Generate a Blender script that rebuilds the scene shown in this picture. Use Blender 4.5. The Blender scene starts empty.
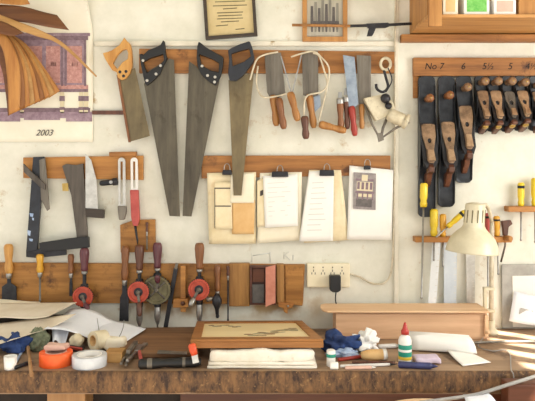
import bpy, bmesh, math, random
from mathutils import Vector, Matrix, noise
random.seed(7)
SC = bpy.context.scene
COL = SC.collection
PI = math.pi
D, F, CX, HY, CZ = 2.6, 650.0, 267.5, 165.0, 1.5      # camera distance, focal (px), centre, horizon row, camera height
ZT = 0.847                                             # bench top

def W(px, py, d=0.0):
    k = (D - d) / F
    return Vector(((px - CX) * k, -d, CZ - (py - HY) * k))
def B(px, py, z=ZT):                                   # point of the horizontal plane z
    dist = F * (CZ - z) / (py - HY)
    return Vector(((px - CX) * dist / F, dist - D, z))

# ------------------------------------------------------------------ materials
def lin(h):
    h = h.lstrip('#')
    out = []
    for i in (0, 2, 4):
        c = int(h[i:i+2], 16) / 255
        out.append(c / 12.92 if c <= 0.04045 else ((c + 0.055) / 1.055) ** 2.4)
    return (*out, 1)
MATS = {}
def base_mat(name, rough, metal=0.0):
    m = bpy.data.materials.new(name); m.use_nodes = True
    nt = m.node_tree; b = nt.nodes['Principled BSDF']
    b.inputs['Roughness'].default_value = rough; b.inputs['Metallic'].default_value = metal
    MATS[name] = m
    return m, nt, b
def mat(name, c1, c2=None, rough=.6, metal=0.0, scale=20, bump=.0, stretch=(1,1,1), lo=.35, hi=.65, detail=5, c3=None, c3lo=.62, c3hi=.7, s3=8):
    m, nt, b = base_mat(name, rough, metal)
    N, L = nt.nodes.new, nt.links.new
    if c2 is None and not bump:
        b.inputs['Base Color'].default_value = lin(c1); return m
    tc = N('ShaderNodeTexCoord'); mp = N('ShaderNodeMapping'); mp.inputs['Scale'].default_value = stretch
    L(tc.outputs['Object'], mp.inputs['Vector'])
    nz = N('ShaderNodeTexNoise'); nz.inputs['Scale'].default_value = scale; nz.inputs['Detail'].default_value = detail
    nz.inputs['Roughness'].default_value = .65
    L(mp.outputs[0], nz.inputs['Vector'])
    rp = N('ShaderNodeValToRGB')
    rp.color_ramp.elements[0].position = lo; rp.color_ramp.elements[1].position = hi
    rp.color_ramp.elements[0].color = lin(c1); rp.color_ramp.elements[1].color = lin(c2 or c1)
    L(nz.outputs['Fac'], rp.inputs['Fac'])
    out = rp.outputs['Color']
    if c3:
        n3 = N('ShaderNodeTexNoise'); n3.inputs['Scale'].default_value = s3; n3.inputs['Detail'].default_value = 8
        n3.inputs['Roughness'].default_value = .7
        L(tc.outputs['Object'], n3.inputs['Vector'])
        r3 = N('ShaderNodeValToRGB'); r3.color_ramp.elements[0].position = c3lo; r3.color_ramp.elements[1].position = c3hi
        r3.color_ramp.elements[0].color = (0,0,0,1); r3.color_ramp.elements[1].color = (1,1,1,1)
        L(n3.outputs['Fac'], r3.inputs['Fac'])
        mx = N('ShaderNodeMix'); mx.data_type = 'RGBA'
        L(r3.outputs['Color'], mx.inputs['Factor']); L(out, mx.inputs['A']); mx.inputs['B'].default_value = lin(c3)
        out = mx.outputs['Result']
    L(out, b.inputs['Base Color'])
    if bump:
        bp = N('ShaderNodeBump'); bp.inputs['Strength'].default_value = bump; bp.inputs['Distance'].default_value = .004
        L(nz.outputs['Fac'], bp.inputs['Height']); L(bp.outputs[0], b.inputs['Normal'])
    return m
GX, GY, GZ = (.08,1,1), (1,.08,1), (1,1,.08)           # grain directions
def wood(name, c1, c2, grain=GX, scale=60, rough=.55, **k): return mat(name, c1, c2, rough, 0, scale, .15, grain, **k)

mat('wall_paint', '#d2d1c2', '#e6e4d8', .75, scale=7, lo=.32, hi=.66, detail=8, c3='#b59c74', c3lo=.60, c3hi=.74, s3=11, bump=.1)
mat('trim_paint', '#d6d0bf', '#e4dfd0', .6, scale=9, c3='#a89470', c3lo=.60, c3hi=.7, s3=14)
mat('concrete', '#6e655a', '#877c6e', .9, scale=6)
wood('rack_wood', '#7d4f22', '#aa733a', GX, 40, c3='#5a3416', c3lo=.6, c3hi=.7)
mat('pencil_dark', '#1c1612', rough=.8)
mat('under_bench_shade', '#1a1410', '#2a201a', .8, 0, 20)  # near-black brown, shade below the bench put into the colour
wood('board_wood', '#85561f', '#b47e3c', GX, 26, c3='#543214', c3lo=.54, c3hi=.7, s3=16)
wood('plank_wood_vertical', '#7e5526', '#ab7c42', GZ, 36, c3='#573717', c3lo=.56, c3hi=.7)
wood('orange_wood', '#97622c', '#bd8542', GX, 30)
wood('pine', '#ab763c', '#c8965a', GX, 34)
wood('pine_vertical', '#a06c36', '#be8a4e', GZ, 34)
wood('pale_wood', '#cba07c', '#dfb892', GX, 30, .6)
wood('pale_plank', '#d6ad84', '#e6c39c', GX, 30, .6)
wood('beech_handle', '#b57c38', '#d0a058', GZ, 50, .4)
wood('tan_handle', '#8c5a2a', '#b58248', GZ, 50, .4)
wood('brown_handle', '#6b4022', '#8e5d36', GZ, 50, .4)
wood('dark_handle', '#4a2c20', '#6b4230', GZ, 50, .35)
wood('purple_handle', '#4a2630', '#6a3a40', GZ, 50, .3)
wood('red_handle', '#8e2a22', '#a63a2c', GZ, 50, .35)
wood('bench_wood', '#7c634c', '#a68a6e', GX, 14, .55, c3='#553e2c', c3lo=.55, c3hi=.68, s3=7)
wood('bench_edge', '#33221a', '#7e5c3a', (1.5,1,.6), 34, .75, c3='#9a774e', c3lo=.58, c3hi=.68, s3=60)
wood('dark_plank', '#6a4a30', '#8a6646', GX, 22, .6)
wood('frame_wood', '#85531f', '#a8723a', GX, 30, .5)
mat('certificate_paper', '#c4b080', '#d4c296', .8, 0, 7)
wood('knob_wood', '#6e5038', '#a38262', GZ, 40, .28)
mat('ruler_blue', '#b8c2cc', '#ccd4da', .5, 0, 10)
mat('ruler_white', '#d4d9dc', '#e2e6e8', .45, 0, 10)
wood('dark_frame', '#2c241c', '#43362a', GX, 40, .4)
wood('reddish_wood', '#4a2413', '#6e3c22', GX, 18, .5)
wood('leg_wood', '#8c6640', '#ac8458', GZ, 20, .6)
wood('stool_wood', '#c9a57c', '#dcbd98', GX, 20, .5)
wood('grey_wood', '#3e3833', '#625a52', GZ, 40, .6)
wood('veneer', '#9c622c', '#c08846', (1,.3,.1), 30, .5)
wood('veneer_dark', '#552f16', '#7e4f28', GX, 20, .5)
wood('veneer_pale', '#a0743e', '#c0955a', GX, 20, .5)
wood('veneer_edge', '#7a4a20', '#94602f', (1,.3,.1), 30, .5)
mat('saw_steel', '#4a443c', '#706858', .36, .75, 14, .03, (1,1,.15), c3='#3c342a', c3lo=.55, c3hi=.72, s3=9)
mat('saw_steel_gold', '#5c5240', '#8c7c5c', .42, .6, 10, .03, (1,1,.3), c3='#4a3c26', c3lo=.54, c3hi=.7, s3=9)
mat('brass', '#a88848', '#c4a766', .35, .9, 20)
mat('steel', '#8c8a86', '#b0aeaa', .35, .85, 30)
mat('grey_steel', '#5c564e', '#8c857a', .5, .5, 25, .05, GZ, c3='#463c32', c3lo=.56, c3hi=.68)
mat('blue_steel', '#7e8a98', '#a8b2be', .35, .7, 20)
mat('pale_steel', '#b8b6b0', '#d0cec8', .35, .6, 30)
mat('dark_iron', '#26262a', '#3a3a3e', .45, .5, 30, .05)
mat('plane_iron', '#1c1d20', '#383a3e', .3, .5, 18, .04, c3='#55585c', c3lo=.6, c3hi=.7, s3=20)
mat('bronze_iron', '#705a46', '#a88a6e', .4, .4, 24, .05, c3='#3c2e22', c3lo=.56, c3hi=.7, s3=30)
mat('bronze_bright', '#86694e', '#c2a484', .36, .35, 20, .05, c3='#4c3a2c', c3lo=.58, c3hi=.7, s3=30)
mat('white_wire', '#b8ac92', '#dad0ba', .45, 0, 30)
mat('cream_enamel', '#c8bfa2', '#d8d0b6', .35, 0, 12)
mat('cream_iron', '#bdb296', '#d8cfb6', .5, .1, 30, .1, c3='#6c6250', c3lo=.6, c3hi=.68, s3=24)
mat('black_plastic', '#141416', rough=.45)
mat('blueblack_plastic', '#181b22', '#292d37', .45, 0, 20)
mat('rivet', '#c8c4ba', rough=.3, metal=.8)
mat('red_paint', '#a83a26', '#c2523a', .4, 0, 30)
mat('red_plastic', '#a03c38', '#bc5850', .45, 0, 20)
mat('orange_plastic', '#f0581c', '#f56a2c', .4, 0, 20)
mat('olive_metal', '#5c563e', '#7c7456', .5, .4, 30, .05)
mat('yellow_plastic', '#d9b81e', '#e8cc3c', .3, 0, 20)
mat('amber_plastic', '#c98f1c', '#dca83a', .3, 0, 20)
mat('paper_white', '#e8e6e0', '#f0eee9', .8, 0, 6)
mat('paper_blue', '#dfe3ea', '#eaedf2', .8, 0, 6)
mat('paper_cream', '#e6dcc2', '#f0e9d6', .8, 0, 8, c3='#d4b888', c3lo=.6, c3hi=.78, s3=12)
mat('paper_aged', '#dccaa0', '#ece0c2', .8, 0, 7, c3='#cda468', c3lo=.56, c3hi=.78, s3=9)
mat('card_tan', '#cfa064', '#dfbd88', .8, 0, 7)
mat('card_beige', '#d2c4ac', '#e2d8c6', .8, 0, 7, c3='#bfa078', c3lo=.62, c3hi=.75, s3=9)
mat('poster_paper', '#e6e0cc', '#efeada', .7, 0, 5)
mat('ink', '#4a4440', rough=.8)
mat('ink_faint', '#cfcfca', rough=.9)
mat('print_purple', '#846c7a', '#a48e9a', .7, 0, 40, c3='#c8b8ae', c3lo=.6, c3hi=.7, s3=60)
mat('print_pink', '#a87470', '#c89a92', .7, 0, 70, c3='#d8b8a8', c3lo=.58, c3hi=.68, s3=60)
mat('print_mauve', '#6a545e', '#8c7680', .7, 0, 50)
mat('print_cream', '#d4c8a8', rough=.7)
mat('print_grey', '#7c7474', '#9a9290', .7, 0, 50)
mat('print_dark', '#545050', '#6c6664', .7, 0, 50)
mat('print_black', '#2a2628', rough=.7)
mat('art_grey', '#6c6a62', '#98948a', .6, 0, 50, 0, GZ)
mat('art_light', '#a8a496', '#bcb6a6', .6, 0, 40, 0, GZ)
mat('cloth_white', '#dcd4c2', '#efeadf', .9, 0, 10, .2, c3='#b8986a', c3lo=.6, c3hi=.74, s3=13)
mat('cloth_blue', '#162448', '#34508a', .85, 0, 14, .2)
mat('cloth_pale_blue', '#8aa2c8', '#b4c4dc', .85, 0, 16, .2)
mat('tissue', '#ecebe8', '#f6f5f3', .9, 0, 20, .1)
mat('wool_green', '#5c6450', '#82886e', .95, 0, 70, .6)
mat('cream_plastic', '#e2d6b6', '#ece2c8', .4, 0, 10)
mat('white_plastic', '#e8e6e0', '#f0eeea', .35, 0, 10)
mat('label_green', '#1e8a74', '#2a9c84', .4, 0, 20)
mat('label_yellow', '#d8b83c', rough=.4)
mat('cap_red', '#a02820', '#b83830', .35, 0, 20)
mat('masking_tape', '#d8cbaa', '#e4dabe', .7, 0, 20)
mat('clear_tape', '#c6cad0', '#d8dce0', .2, 0, 20)
mat('navy_plastic', '#2c3058', '#3c4270', .35, 0, 20)
mat('lilac', '#c4b4c8', '#d8cadc', .6, 0, 20)
mat('box_green', '#5cae4a', '#84c86a', .6, 0, 60)
mat('leaf_inlay', '#7a5a3c', '#a08058', .5, 0, 40)
mat('leaf_grey', '#8c8464', '#b0a684', .5, 0, 40)
mat('orange_red', '#c03c1c', '#d8562e', .4, 0, 20)
mat('veneer_cream', '#e2cc98', '#eedcb0', .45, 0, 10, 0, GX)
mat('dark_case', '#3c1e16', '#5a3020', .5, 0, 30)
mat('oil_stone', '#4c4a4a', '#605c5a', .6, 0, 40)
mat('salmon', '#b5705c', '#c98672', .6, 0, 20, .1)
mat('grey_card', '#9c9a94', '#b0aea8', .7, 0, 20)
mat('grey_rubber', '#8c8a88', '#a2a09c', .5, 0, 20)
mat('dark_box', '#3a302a', '#4c4038', .8, 0, 20)
mat('pinkish', '#d0a898', '#dcb8a8', .7, 0, 30)
mat('white_tube', '#dedcd8', rough=.3)
mat('glass', '#ffffff', rough=.02); MATS['glass'].node_tree.nodes['Principled BSDF'].inputs['Transmission Weight'].default_value = 1

def wall_stain():
    nt = MATS['wall_paint'].node_tree; N, L = nt.nodes.new, nt.links.new; b = nt.nodes['Principled BSDF']
    src = b.inputs['Base Color'].links[0].from_socket
    ge = N('ShaderNodeNewGeometry'); sp = N('ShaderNodeSeparateXYZ'); L(ge.outputs['Position'], sp.inputs[0])
    def rng(sock, a, b_, c, d):
        n = N('ShaderNodeMapRange'); n.interpolation_type = 'SMOOTHSTEP'; L(sock, n.inputs['Value'])
        for k, v in zip(('From Min','From Max','To Min','To Max'), (a, b_, c, d)): n.inputs[k].default_value = v
        return n.outputs[0]
    def mul(a, b_):
        n = N('ShaderNodeMath'); n.operation = 'MULTIPLY'; L(a, n.inputs[0]); L(b_, n.inputs[1]); return n.outputs[0]
    f = mul(mul(rng(sp.outputs['Z'], .86, .93, 0, 1), rng(sp.outputs['Z'], .95, 1.02, 1, 0)), mul(rng(sp.outputs['X'], -.75, -.5, 0, 1), rng(sp.outputs['X'], .1, .35, 1, 0)))
    nz = N('ShaderNodeTexNoise'); nz.inputs['Scale'].default_value = 9; nz.inputs['Detail'].default_value = 8; L(ge.outputs['Position'], nz.inputs['Vector'])
    f = mul(f, rng(nz.outputs['Fac'], .4, .62, 0, .85))
    mx = N('ShaderNodeMix'); mx.data_type = 'RGBA'; L(f, mx.inputs['Factor']); L(src, mx.inputs['A']); mx.inputs['B'].default_value = lin('#a8854e')
    L(mx.outputs['Result'], b.inputs['Base Color'])
wall_stain()
# ------------------------------------------------------------------ mesh builder
class G:
    def __init__(s): s.bm = bmesh.new(); s.mi = 0
    def face(s, vs, smooth=False):
        try: f = s.bm.faces.new(vs)
        except ValueError: return None
        f.material_index = s.mi; f.smooth = smooth; return f
    def box(s, x0, x1, y0, y1, z0, z1, M=None):
        v = [s.bm.verts.new((M @ Vector(p)) if M else p) for p in
             [(x0,y0,z0),(x1,y0,z0),(x1,y1,z0),(x0,y1,z0),(x0,y0,z1),(x1,y0,z1),(x1,y1,z1),(x0,y1,z1)]]
        for q in ((3,2,1,0),(4,5,6,7),(0,1,5,4),(1,2,6,5),(2,3,7,6),(3,0,4,7)): s.face([v[i] for i in q])
        return s
    def bar(s, a, b, w, t, up=Vector((0,-1,0))):               # rectangular bar a->b, width w across, thickness t along up
        a, b = Vector(a), Vector(b); ax = (b - a).normalized(); side = ax.cross(up).normalized(); n = side.cross(ax).normalized()
        M = Matrix((ax, side, n)).transposed().to_4x4(); M.translation = a
        return s.box(0, (b-a).length, -w/2, w/2, -t/2, t/2, M)
    def poly(s, pts, off, holes=()):                           # closed 3D outline extruded by off, with holes
        off = Vector(off); e = []; rings = []
        for ring in [pts, *holes]:
            vs = [s.bm.verts.new(Vector(p)) for p in ring]; rings.append(vs)
            e += [s.bm.edges.new((vs[i], vs[(i+1) % len(vs)])) for i in range(len(vs))]
        if holes:
            r = bmesh.ops.triangle_fill(s.bm, edges=e, use_beauty=True)
            fs = [x for x in r['geom'] if isinstance(x, bmesh.types.BMFace)]
            for f in fs: f.material_index = s.mi
        else:
            fs = [s.face(rings[0])]
        tw = {}
        for ring in rings:
            for v in ring: tw[v] = s.bm.verts.new(v.co + off)
        for f in fs: s.face([tw[v] for v in reversed(f.verts)])
        for ring in rings:
            for i in range(len(ring)):
                a, b = ring[i], ring[(i+1) % len(ring)]
                s.face([a, b, tw[b], tw[a]])
        return s
    def pp(s, pix, d0, d1, holes=()):                          # pixel outline at depth d1, from d0 to d1 off the wall
        cv = lambda ring: [Vector((W(x, y, d1).x, -d1, W(x, y, d1).z)) for x, y in ring]
        return s.poly(cv(pix), (0, d1 - d0, 0), [cv(h) for h in holes])
    def tube(s, pts, r, n=8, closed=False, cap=True):
        pts = [Vector(p) for p in pts]; m = len(pts); rs = r if isinstance(r, (list, tuple)) else [r]*m
        prev = None; rings = []
        for i, p in enumerate(pts):
            if closed: t = (pts[(i+1) % m] - pts[i-1]).normalized()
            else: t = (pts[min(i+1, m-1)] - pts[max(i-1, 0)]).normalized()
            if prev is None:
                u = t.orthogonal().normalized()
            else:
                u = (prev - t * prev.dot(t)).normalized()
            prev = u; v = t.cross(u)
            rings.append([s.bm.verts.new(p + (u*math.cos(2*PI*k/n) + v*math.sin(2*PI*k/n)) * rs[i]) for k in range(n)])
        for i in range(m if closed else m-1):
            a, b = rings[i], rings[(i+1) % m]
            for k in range(n): s.face([a[k], a[(k+1)%n], b[(k+1)%n], b[k]], True)
        if cap and not closed: s.face(rings[0][::-1]); s.face(rings[-1])
        return s
    def lathe(s, prof, o, ax=(0,0,-1), n=16, smooth=True, cap=True):   # prof: (radius, distance along ax)
        o, ax = Vector(o), Vector(ax).normalized(); u = ax.orthogonal().normalized(); v = ax.cross(u); rings = []
        for r, h in prof:
            rings.append([s.bm.verts.new(o + ax*h + (u*math.cos(2*PI*k/n) + v*math.sin(2*PI*k/n)) * max(r, 1e-4)) for k in range(n)])
        for a, b in zip(rings, rings[1:]):
            for k in range(n): s.face([a[k], a[(k+1)%n], b[(k+1)%n], b[k]], smooth)
        if cap: s.face(rings[0][::-1]); s.face(rings[-1])
        return s
    def sheet(s, grid, t=.0012, n=None):
        R, Cn = len(grid), len(grid[0])
        if n is None: n = (grid[0][-1]-grid[0][0]).cross(grid[-1][0]-grid[0][0]).normalized()
        n = Vector(n)
        A = [[s.bm.verts.new(p) for p in row] for row in grid]; Bv = [[s.bm.verts.new(p - n*t) for p in row] for row in grid]
        for i in range(R-1):
            for j in range(Cn-1):
                s.face([A[i][j], A[i][j+1], A[i+1][j+1], A[i+1][j]], True)
                s.face([Bv[i+1][j], Bv[i+1][j+1], Bv[i][j+1], Bv[i][j]], True)
        rim = [(0,j) for j in range(Cn)] + [(i,Cn-1) for i in range(1,R)] + [(R-1,j) for j in range(Cn-2,-1,-1)] + [(i,0) for i in range(R-2,0,-1)]
        for (i,j),(k,l) in zip(rim, rim[1:]+rim[:1]): s.face([A[k][l], A[i][j], Bv[i][j], Bv[k][l]])
        return s
    def quad(s, c, nu=10, nv=10, sag=None, t=.0012):           # c: four corners (back-left, back-right, front-right, front-left)
        c = [Vector(p) for p in c]; g = []
        for i in range(nv+1):
            v = i/nv; row = []
            for j in range(nu+1):
                u = j/nu; p = c[0].lerp(c[1],u).lerp(c[3].lerp(c[2],u),v)
                if sag: p = p + Vector(sag(u,v))
                row.append(p)
            g.append(row)
        return s.sheet(g, t)
    def slab(s, c, t):                                         # solid under four top corners
        c = [Vector(p) for p in c]; n = (c[3]-c[0]).cross(c[1]-c[0]).normalized()
        if n.z < 0: n = -n
        return s.poly(c, -n*t)
    def blob(s, o, rad, amp=.3, freq=4, sub=3, seed=0, flat=None):
        r = bmesh.ops.create_icosphere(s.bm, subdivisions=sub, radius=1)
        o, rad = Vector(o), Vector(rad)
        for v in r['verts']:
            k = 1 + amp*noise.noise(v.co*freq*.5 + Vector((seed*3.1, seed, 0))) + amp*.5*noise.noise(v.co*freq + Vector((seed,0,5)))
            p = Vector((v.co.x*rad.x, v.co.y*rad.y, v.co.z*rad.z))*k
            if flat is not None and p.z + o.z < flat: p.z = flat - o.z
            v.co = o + p
        for f in {f for v in r['verts'] for f in v.link_faces}: f.material_index = s.mi; f.smooth = True
        return s
    def soft(s, x0, x1, y0, y1, z0, z1, amp=.004, freq=14, seed=0, rnd=.3, M=None):     # rounded, slightly crumpled block
        tb = bmesh.new(); bmesh.ops.create_cube(tb, size=2)
        bmesh.ops.subdivide_edges(tb, edges=tb.edges[:], cuts=12, use_grid_fill=True); vs = tb.verts[:]
        c = Vector(((x0+x1)/2,(y0+y1)/2,(z0+z1)/2)); h = Vector(((x1-x0)/2,(y1-y0)/2,(z1-z0)/2)); rr = min(h)*2*rnd
        for v in vs:
            p = Vector((v.co.x*h.x, v.co.y*h.y, v.co.z*h.z))
            core = Vector([max(-(h[i]-rr), min(h[i]-rr, p[i])) for i in range(3)])
            dlt = p - core
            if dlt.length > 1e-6: p = core + dlt.normalized()*min(rr, dlt.length)
            w = c + p
            w += Vector((noise.noise(w*freq+Vector((seed,0,0))), noise.noise(w*freq+Vector((0,seed+9,0))), noise.noise(w*freq+Vector((0,0,seed+5)))))*amp
            v.co = (M @ w) if M else w
        me = bpy.data.meshes.new('t'); tb.to_mesh(me); tb.free(); k = len(s.bm.faces); s.bm.from_mesh(me); bpy.data.meshes.remove(me)
        s.bm.faces.ensure_lookup_table()
        for f in s.bm.faces[k:]: f.material_index = s.mi; f.smooth = True
        return s
    def text(s, body, M, size, extrude=.0004, shear=0):
        cu = bpy.data.curves.new('t', 'FONT'); cu.body = body; cu.size = size; cu.extrude = extrude; cu.align_x = 'CENTER'; cu.align_y = 'CENTER'; cu.shear = shear
        o = bpy.data.objects.new('t', cu); COL.objects.link(o)
        dg = bpy.context.evaluated_depsgraph_get(); me = bpy.data.meshes.new_from_object(o.evaluated_get(dg))
        me.transform(M); k = len(s.bm.faces); s.bm.from_mesh(me); s.bm.faces.ensure_lookup_table()
        for f in s.bm.faces[k:]: f.material_index = s.mi
        bpy.data.objects.remove(o); bpy.data.curves.remove(cu); bpy.data.meshes.remove(me)
        return s

LOCAL = set()
def obj(name, g, mats, parent=None, bevel=0, world=None):
    me = bpy.data.meshes.new(name); bm = g.bm
    bmesh.ops.recalc_face_normals(bm, faces=bm.faces)
    o = bpy.data.objects.new(name, me); COL.objects.link(o)
    if parent is not None:
        o.parent = parent
        root = parent.parent or parent
        if root.name not in LOCAL:
            off = root.location.copy()
            if parent is not root: off = off + parent.location
            bmesh.ops.translate(bm, verts=bm.verts, vec=-off)
    else:
        zs = [v.co for v in bm.verts]
        c = Vector(((min(v.x for v in zs)+max(v.x for v in zs))/2, (min(v.y for v in zs)+max(v.y for v in zs))/2, min(v.z for v in zs)))
        o.location = c; bmesh.ops.translate(bm, verts=bm.verts, vec=-c)
    bm.to_mesh(me); bm.free()
    for m in (mats if isinstance(mats, (list, tuple)) else [mats]): me.materials.append(MATS[m])
    if bevel:
        b = o.modifiers.new('bevel', 'BEVEL'); b.width = bevel; b.segments = 2; b.limit_method = 'ANGLE'; b.angle_limit = .7
    return o
def tag(o, label, cat, group=None):
    o['label'] = label; o['category'] = cat
    if group: o['group'] = group
    return o
def thing(name, label, cat, loc, group=None, local=False, rot=(0,0,0)):
    o = bpy.data.objects.new(name, None); COL.objects.link(o); o.location = loc; o.rotation_euler = rot; o.empty_display_size = .05
    if local: LOCAL.add(o.name)
    return tag(o, label, cat, group)
def struct(name, g, mats, bevel=0):
    o = obj(name, g, mats, None, bevel); o['kind'] = 'structure'; return o
def frontM(p, roll=0, s=1):                                    # text matrix facing the room
    return Matrix.Translation(p) @ Matrix.Rotation(roll, 4, 'Y') @ Matrix.Rotation(PI/2, 4, 'X')
def rectp(x0, y0, x1, y1): return [(x0,y0),(x1,y0),(x1,y1),(x0,y1)]
def arc(cx, cy, rx, ry, a0, a1, n=8):
    return [(cx+rx*math.cos(math.radians(a0+(a1-a0)*i/n)), cy+ry*math.sin(math.radians(a0+(a1-a0)*i/n))) for i in range(n+1)]
def spline(pts, n=6):                                           # Catmull-Rom
    pts = [Vector(p) for p in pts]; P = [pts[0]] + pts + [pts[-1]]; out = []
    for i in range(1, len(P)-2):
        a, b, c, d = P[i-1:i+3]
        for k in range(n):
            t = k/n
            out.append(.5*((2*b)+(c-a)*t+(2*a-5*b+4*c-d)*t*t+(3*b-a-3*c+d)*t**3))
    return out + [pts[-1]]

# ------------------------------------------------------------------ setting
XR = 1.75
struct('wall_back', G().box(-2.2, XR+.1, 0, .1, 0, 2.7), 'wall_paint')
struct('floor', G().box(-2.2, XR+.1, -4.2, .1, -.05, 0), 'concrete')
struct('ceiling', G().box(-2.2, XR+.1, -2.2, .1, 2.7, 2.8), 'wall_paint')
g = G().box(W(95,41).x, W(394,41).x, -.012, 0, W(0,46,.01).z, W(0,41,.01).z)
struct('trim_1', g, 'trim_paint', .003)
struct('trim_2', G().box(W(393.6,0).x, W(398,0).x, -.012, 0, W(0,305).z, 2.6), 'trim_paint', .003)
# right wall with a window, the daylight of the room
WIN = (-1.75, -.64, 1.02, 2.08)
g = G()
g.box(XR, XR+.1, WIN[1], 0, 0, 2.7); g.box(XR, XR+.1, -2.3, WIN[0], 0, 2.7)
g.box(XR, XR+.1, WIN[0], WIN[1], 0, WIN[2]); g.box(XR, XR+.1, WIN[0], WIN[1], WIN[3], 2.7)
struct('wall_right', g, 'wall_paint')
g = G()
for k in range(8): y = WIN[0]+.02+k*(WIN[1]-WIN[0]-.04)/7; g.box(XR+.02, XR+.07, y-.024, y+.024, WIN[2], WIN[3])
for z in (WIN[2]+.02, 1.55, WIN[3]-.02): g.box(XR+.025, XR+.065, WIN[0], WIN[1], z-.02, z+.02)
struct('window_1', g, 'trim_paint')

# ------------------------------------------------------------------ top left: poster and veneers
t = thing('poster', 'cream poster with a printed mauve sideboard and the year below, hung behind the veneers', 'poster', W(36,142,.01))
g = G()
def poster_pt(u, v):
    px = -30 + 123*u; py = -12 + 154*v
    c = max(0, u-.78)/.22 * max(0, .28-v)/.28
    d = .006 + .05*c*c
    return W(px - 6*c, py + 10*c, d)
g.sheet([[poster_pt(j/24, i/24) for j in range(25)] for i in range(25)], .0012, (0,-1,0))
obj('sheet', g, 'poster_paper', t)
g = G()
def pr(x0,y0,x1,y1,m,d=.0085): g.mi = m; g.pp(rectp(x0,y0,x1,y1), d-.0015, d)
pr(-10,33,90,36,0); pr(-10,36,88,40,2,.009); pr(-8,40,86,44,0,.009)
pr(-6,44,85,85,0)
for x0, x1 in ((-4,20),(26,42),(46,60),(67,82)):
    pr(x0,46,x1,83,1,.0092); pr(x0+2,52,x1-2,78,3,.0096)
    for k in range(4): pr(x0+3+k*((x1-x0-8)/3),56+k%2*6,x0+6+k*((x1-x0-8)/3),66+k%2*6,1,.01)
for x in (23,62,65.5,85): pr(x-1,40,x+1,86,2,.0098)
pr(-6,85,88,89,1,.009); pr(-6,89,88,92,2,.009)
for x in (22,62,81,86): pr(x-2,92,x+2,113,4,.009); pr(x-2.6,96,x+2.6,101,2,.0096); pr(x-2.6,107,x+2.6,110,2,.0096)
pr(-10,108,90,112,2,.0088); pr(-10,112,92,118,0,.009); pr(-10,118,20,121.5,0,.009); pr(24,118,60,120,0,.009); pr(66,118,92,121.5,0,.009)
obj('picture', g, ['print_purple','print_pink','print_mauve','print_pink','print_cream'], t)
g = G(); g.text('2003', frontM(W(44,133,.0085)), .034, shear=.35)
obj('year', g, 'ink', t)
# fan of veneer sheets (held by one corner out of view, top left)
def veneer(pts_l, pts_r, mat_, label, t=.0015):
    L = spline(pts_l, 6); R = spline(pts_r, 6)
    g = G(); g.sheet([[a.lerp(b, k/4) for k in range(5)] for a, b in zip(L, R)], t)
    return tag(obj('veneer_sheet', g, mat_), label, 'veneer', 'veneer sheets in front of the poster')
names = ['foremost long', 'second', 'third', 'fourth', 'fifth', 'sixth', 'seventh', 'eighth', 'ninth']
for i in range(9):
    f = i/8; d = .115 - .008*i
    bl = (9 + 40*f, 115 - 17*f); w = 8
    label = ('tan veneer strip at the left edge of the hanging fan, lowest of its tips' if i == 0 else
             'tan veneer strip at the right edge of the hanging fan, under the sideboard picture' if i == 8 else
             'tan veneer strip, %s from the left in the hanging fan before the poster' % ['','second','third','fourth','fifth','sixth','seventh','eighth'][i])
    tip = Vector((bl[0], bl[1]))
    veneer([W(-14+3*f,24+6*f,d), W(2+9*f,48,d+.01), W(7+24*f,76,d+.012), W(tip.x,tip.y,d)],
           [W(-4+8*f,22+8*f,d-.004), W(12+14*f,44,d+.004), W(20+26*f,70,d+.004), W(tip.x+w+3,tip.y-5-2*f,d-.008)],
           'veneer' if i % 2 == 0 else 'veneer_pale' if i in (3,7) else 'veneer_edge', label)
veneer([W(-8,44,.05), W(2,70,.05), W(6,95,.052), W(8,116,.05)], [W(2,40,.05), W(12,66,.048), W(15,90,.05), W(16,112,.048)],
       'veneer_dark', 'dark brown veneer strip behind the left edge of the hanging fan')
veneer([W(-12,4,.09), W(20,6,.1), W(44,12,.1), W(57,15,.1)], [W(-12,20,.1), W(22,22,.115), W(48,27,.115), W(69,30,.105)],
       'veneer_dark', 'dark reddish brown veneer sheet with a square end across the top of the poster')
veneer([W(-12,10,.12), W(14,20,.125), W(40,30,.12), W(66,45,.105), W(97,76,.08)], [W(-12,20,.125), W(10,27,.13), W(36,36,.12), W(60,45,.105), W(96,77,.08)],
       'veneer_pale', 'long pale veneer strip curling to a point over the sideboard picture')
veneer([W(-12,-8,.09), W(4,-4,.09), W(16,-1,.09), W(26,-3,.09)], [W(-12,2,.1), W(6,4,.1), W(18,5,.1), W(30,4,.095)],
       'veneer', 'short tan veneer sheet at the very top left above the dark one')
veneer([W(-12,18,.13), W(4,22,.132), W(16,28,.13), W(24,33,.125)], [W(-12,32,.14), W(2,34,.142), W(12,36,.14), W(20,34,.13)],
       'veneer_dark', 'short dark veneer offcut under the pale curling strip')
# stick beside the poster
g = G(); g.pp([(92,110.5),(123,110.5),(123,114.5),(92,114.5)], 0, .012)
tag(obj('wooden_stick', g, 'dark_handle', None, .001), 'thin dark wooden stick on the wall right of the poster', 'stick')

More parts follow.
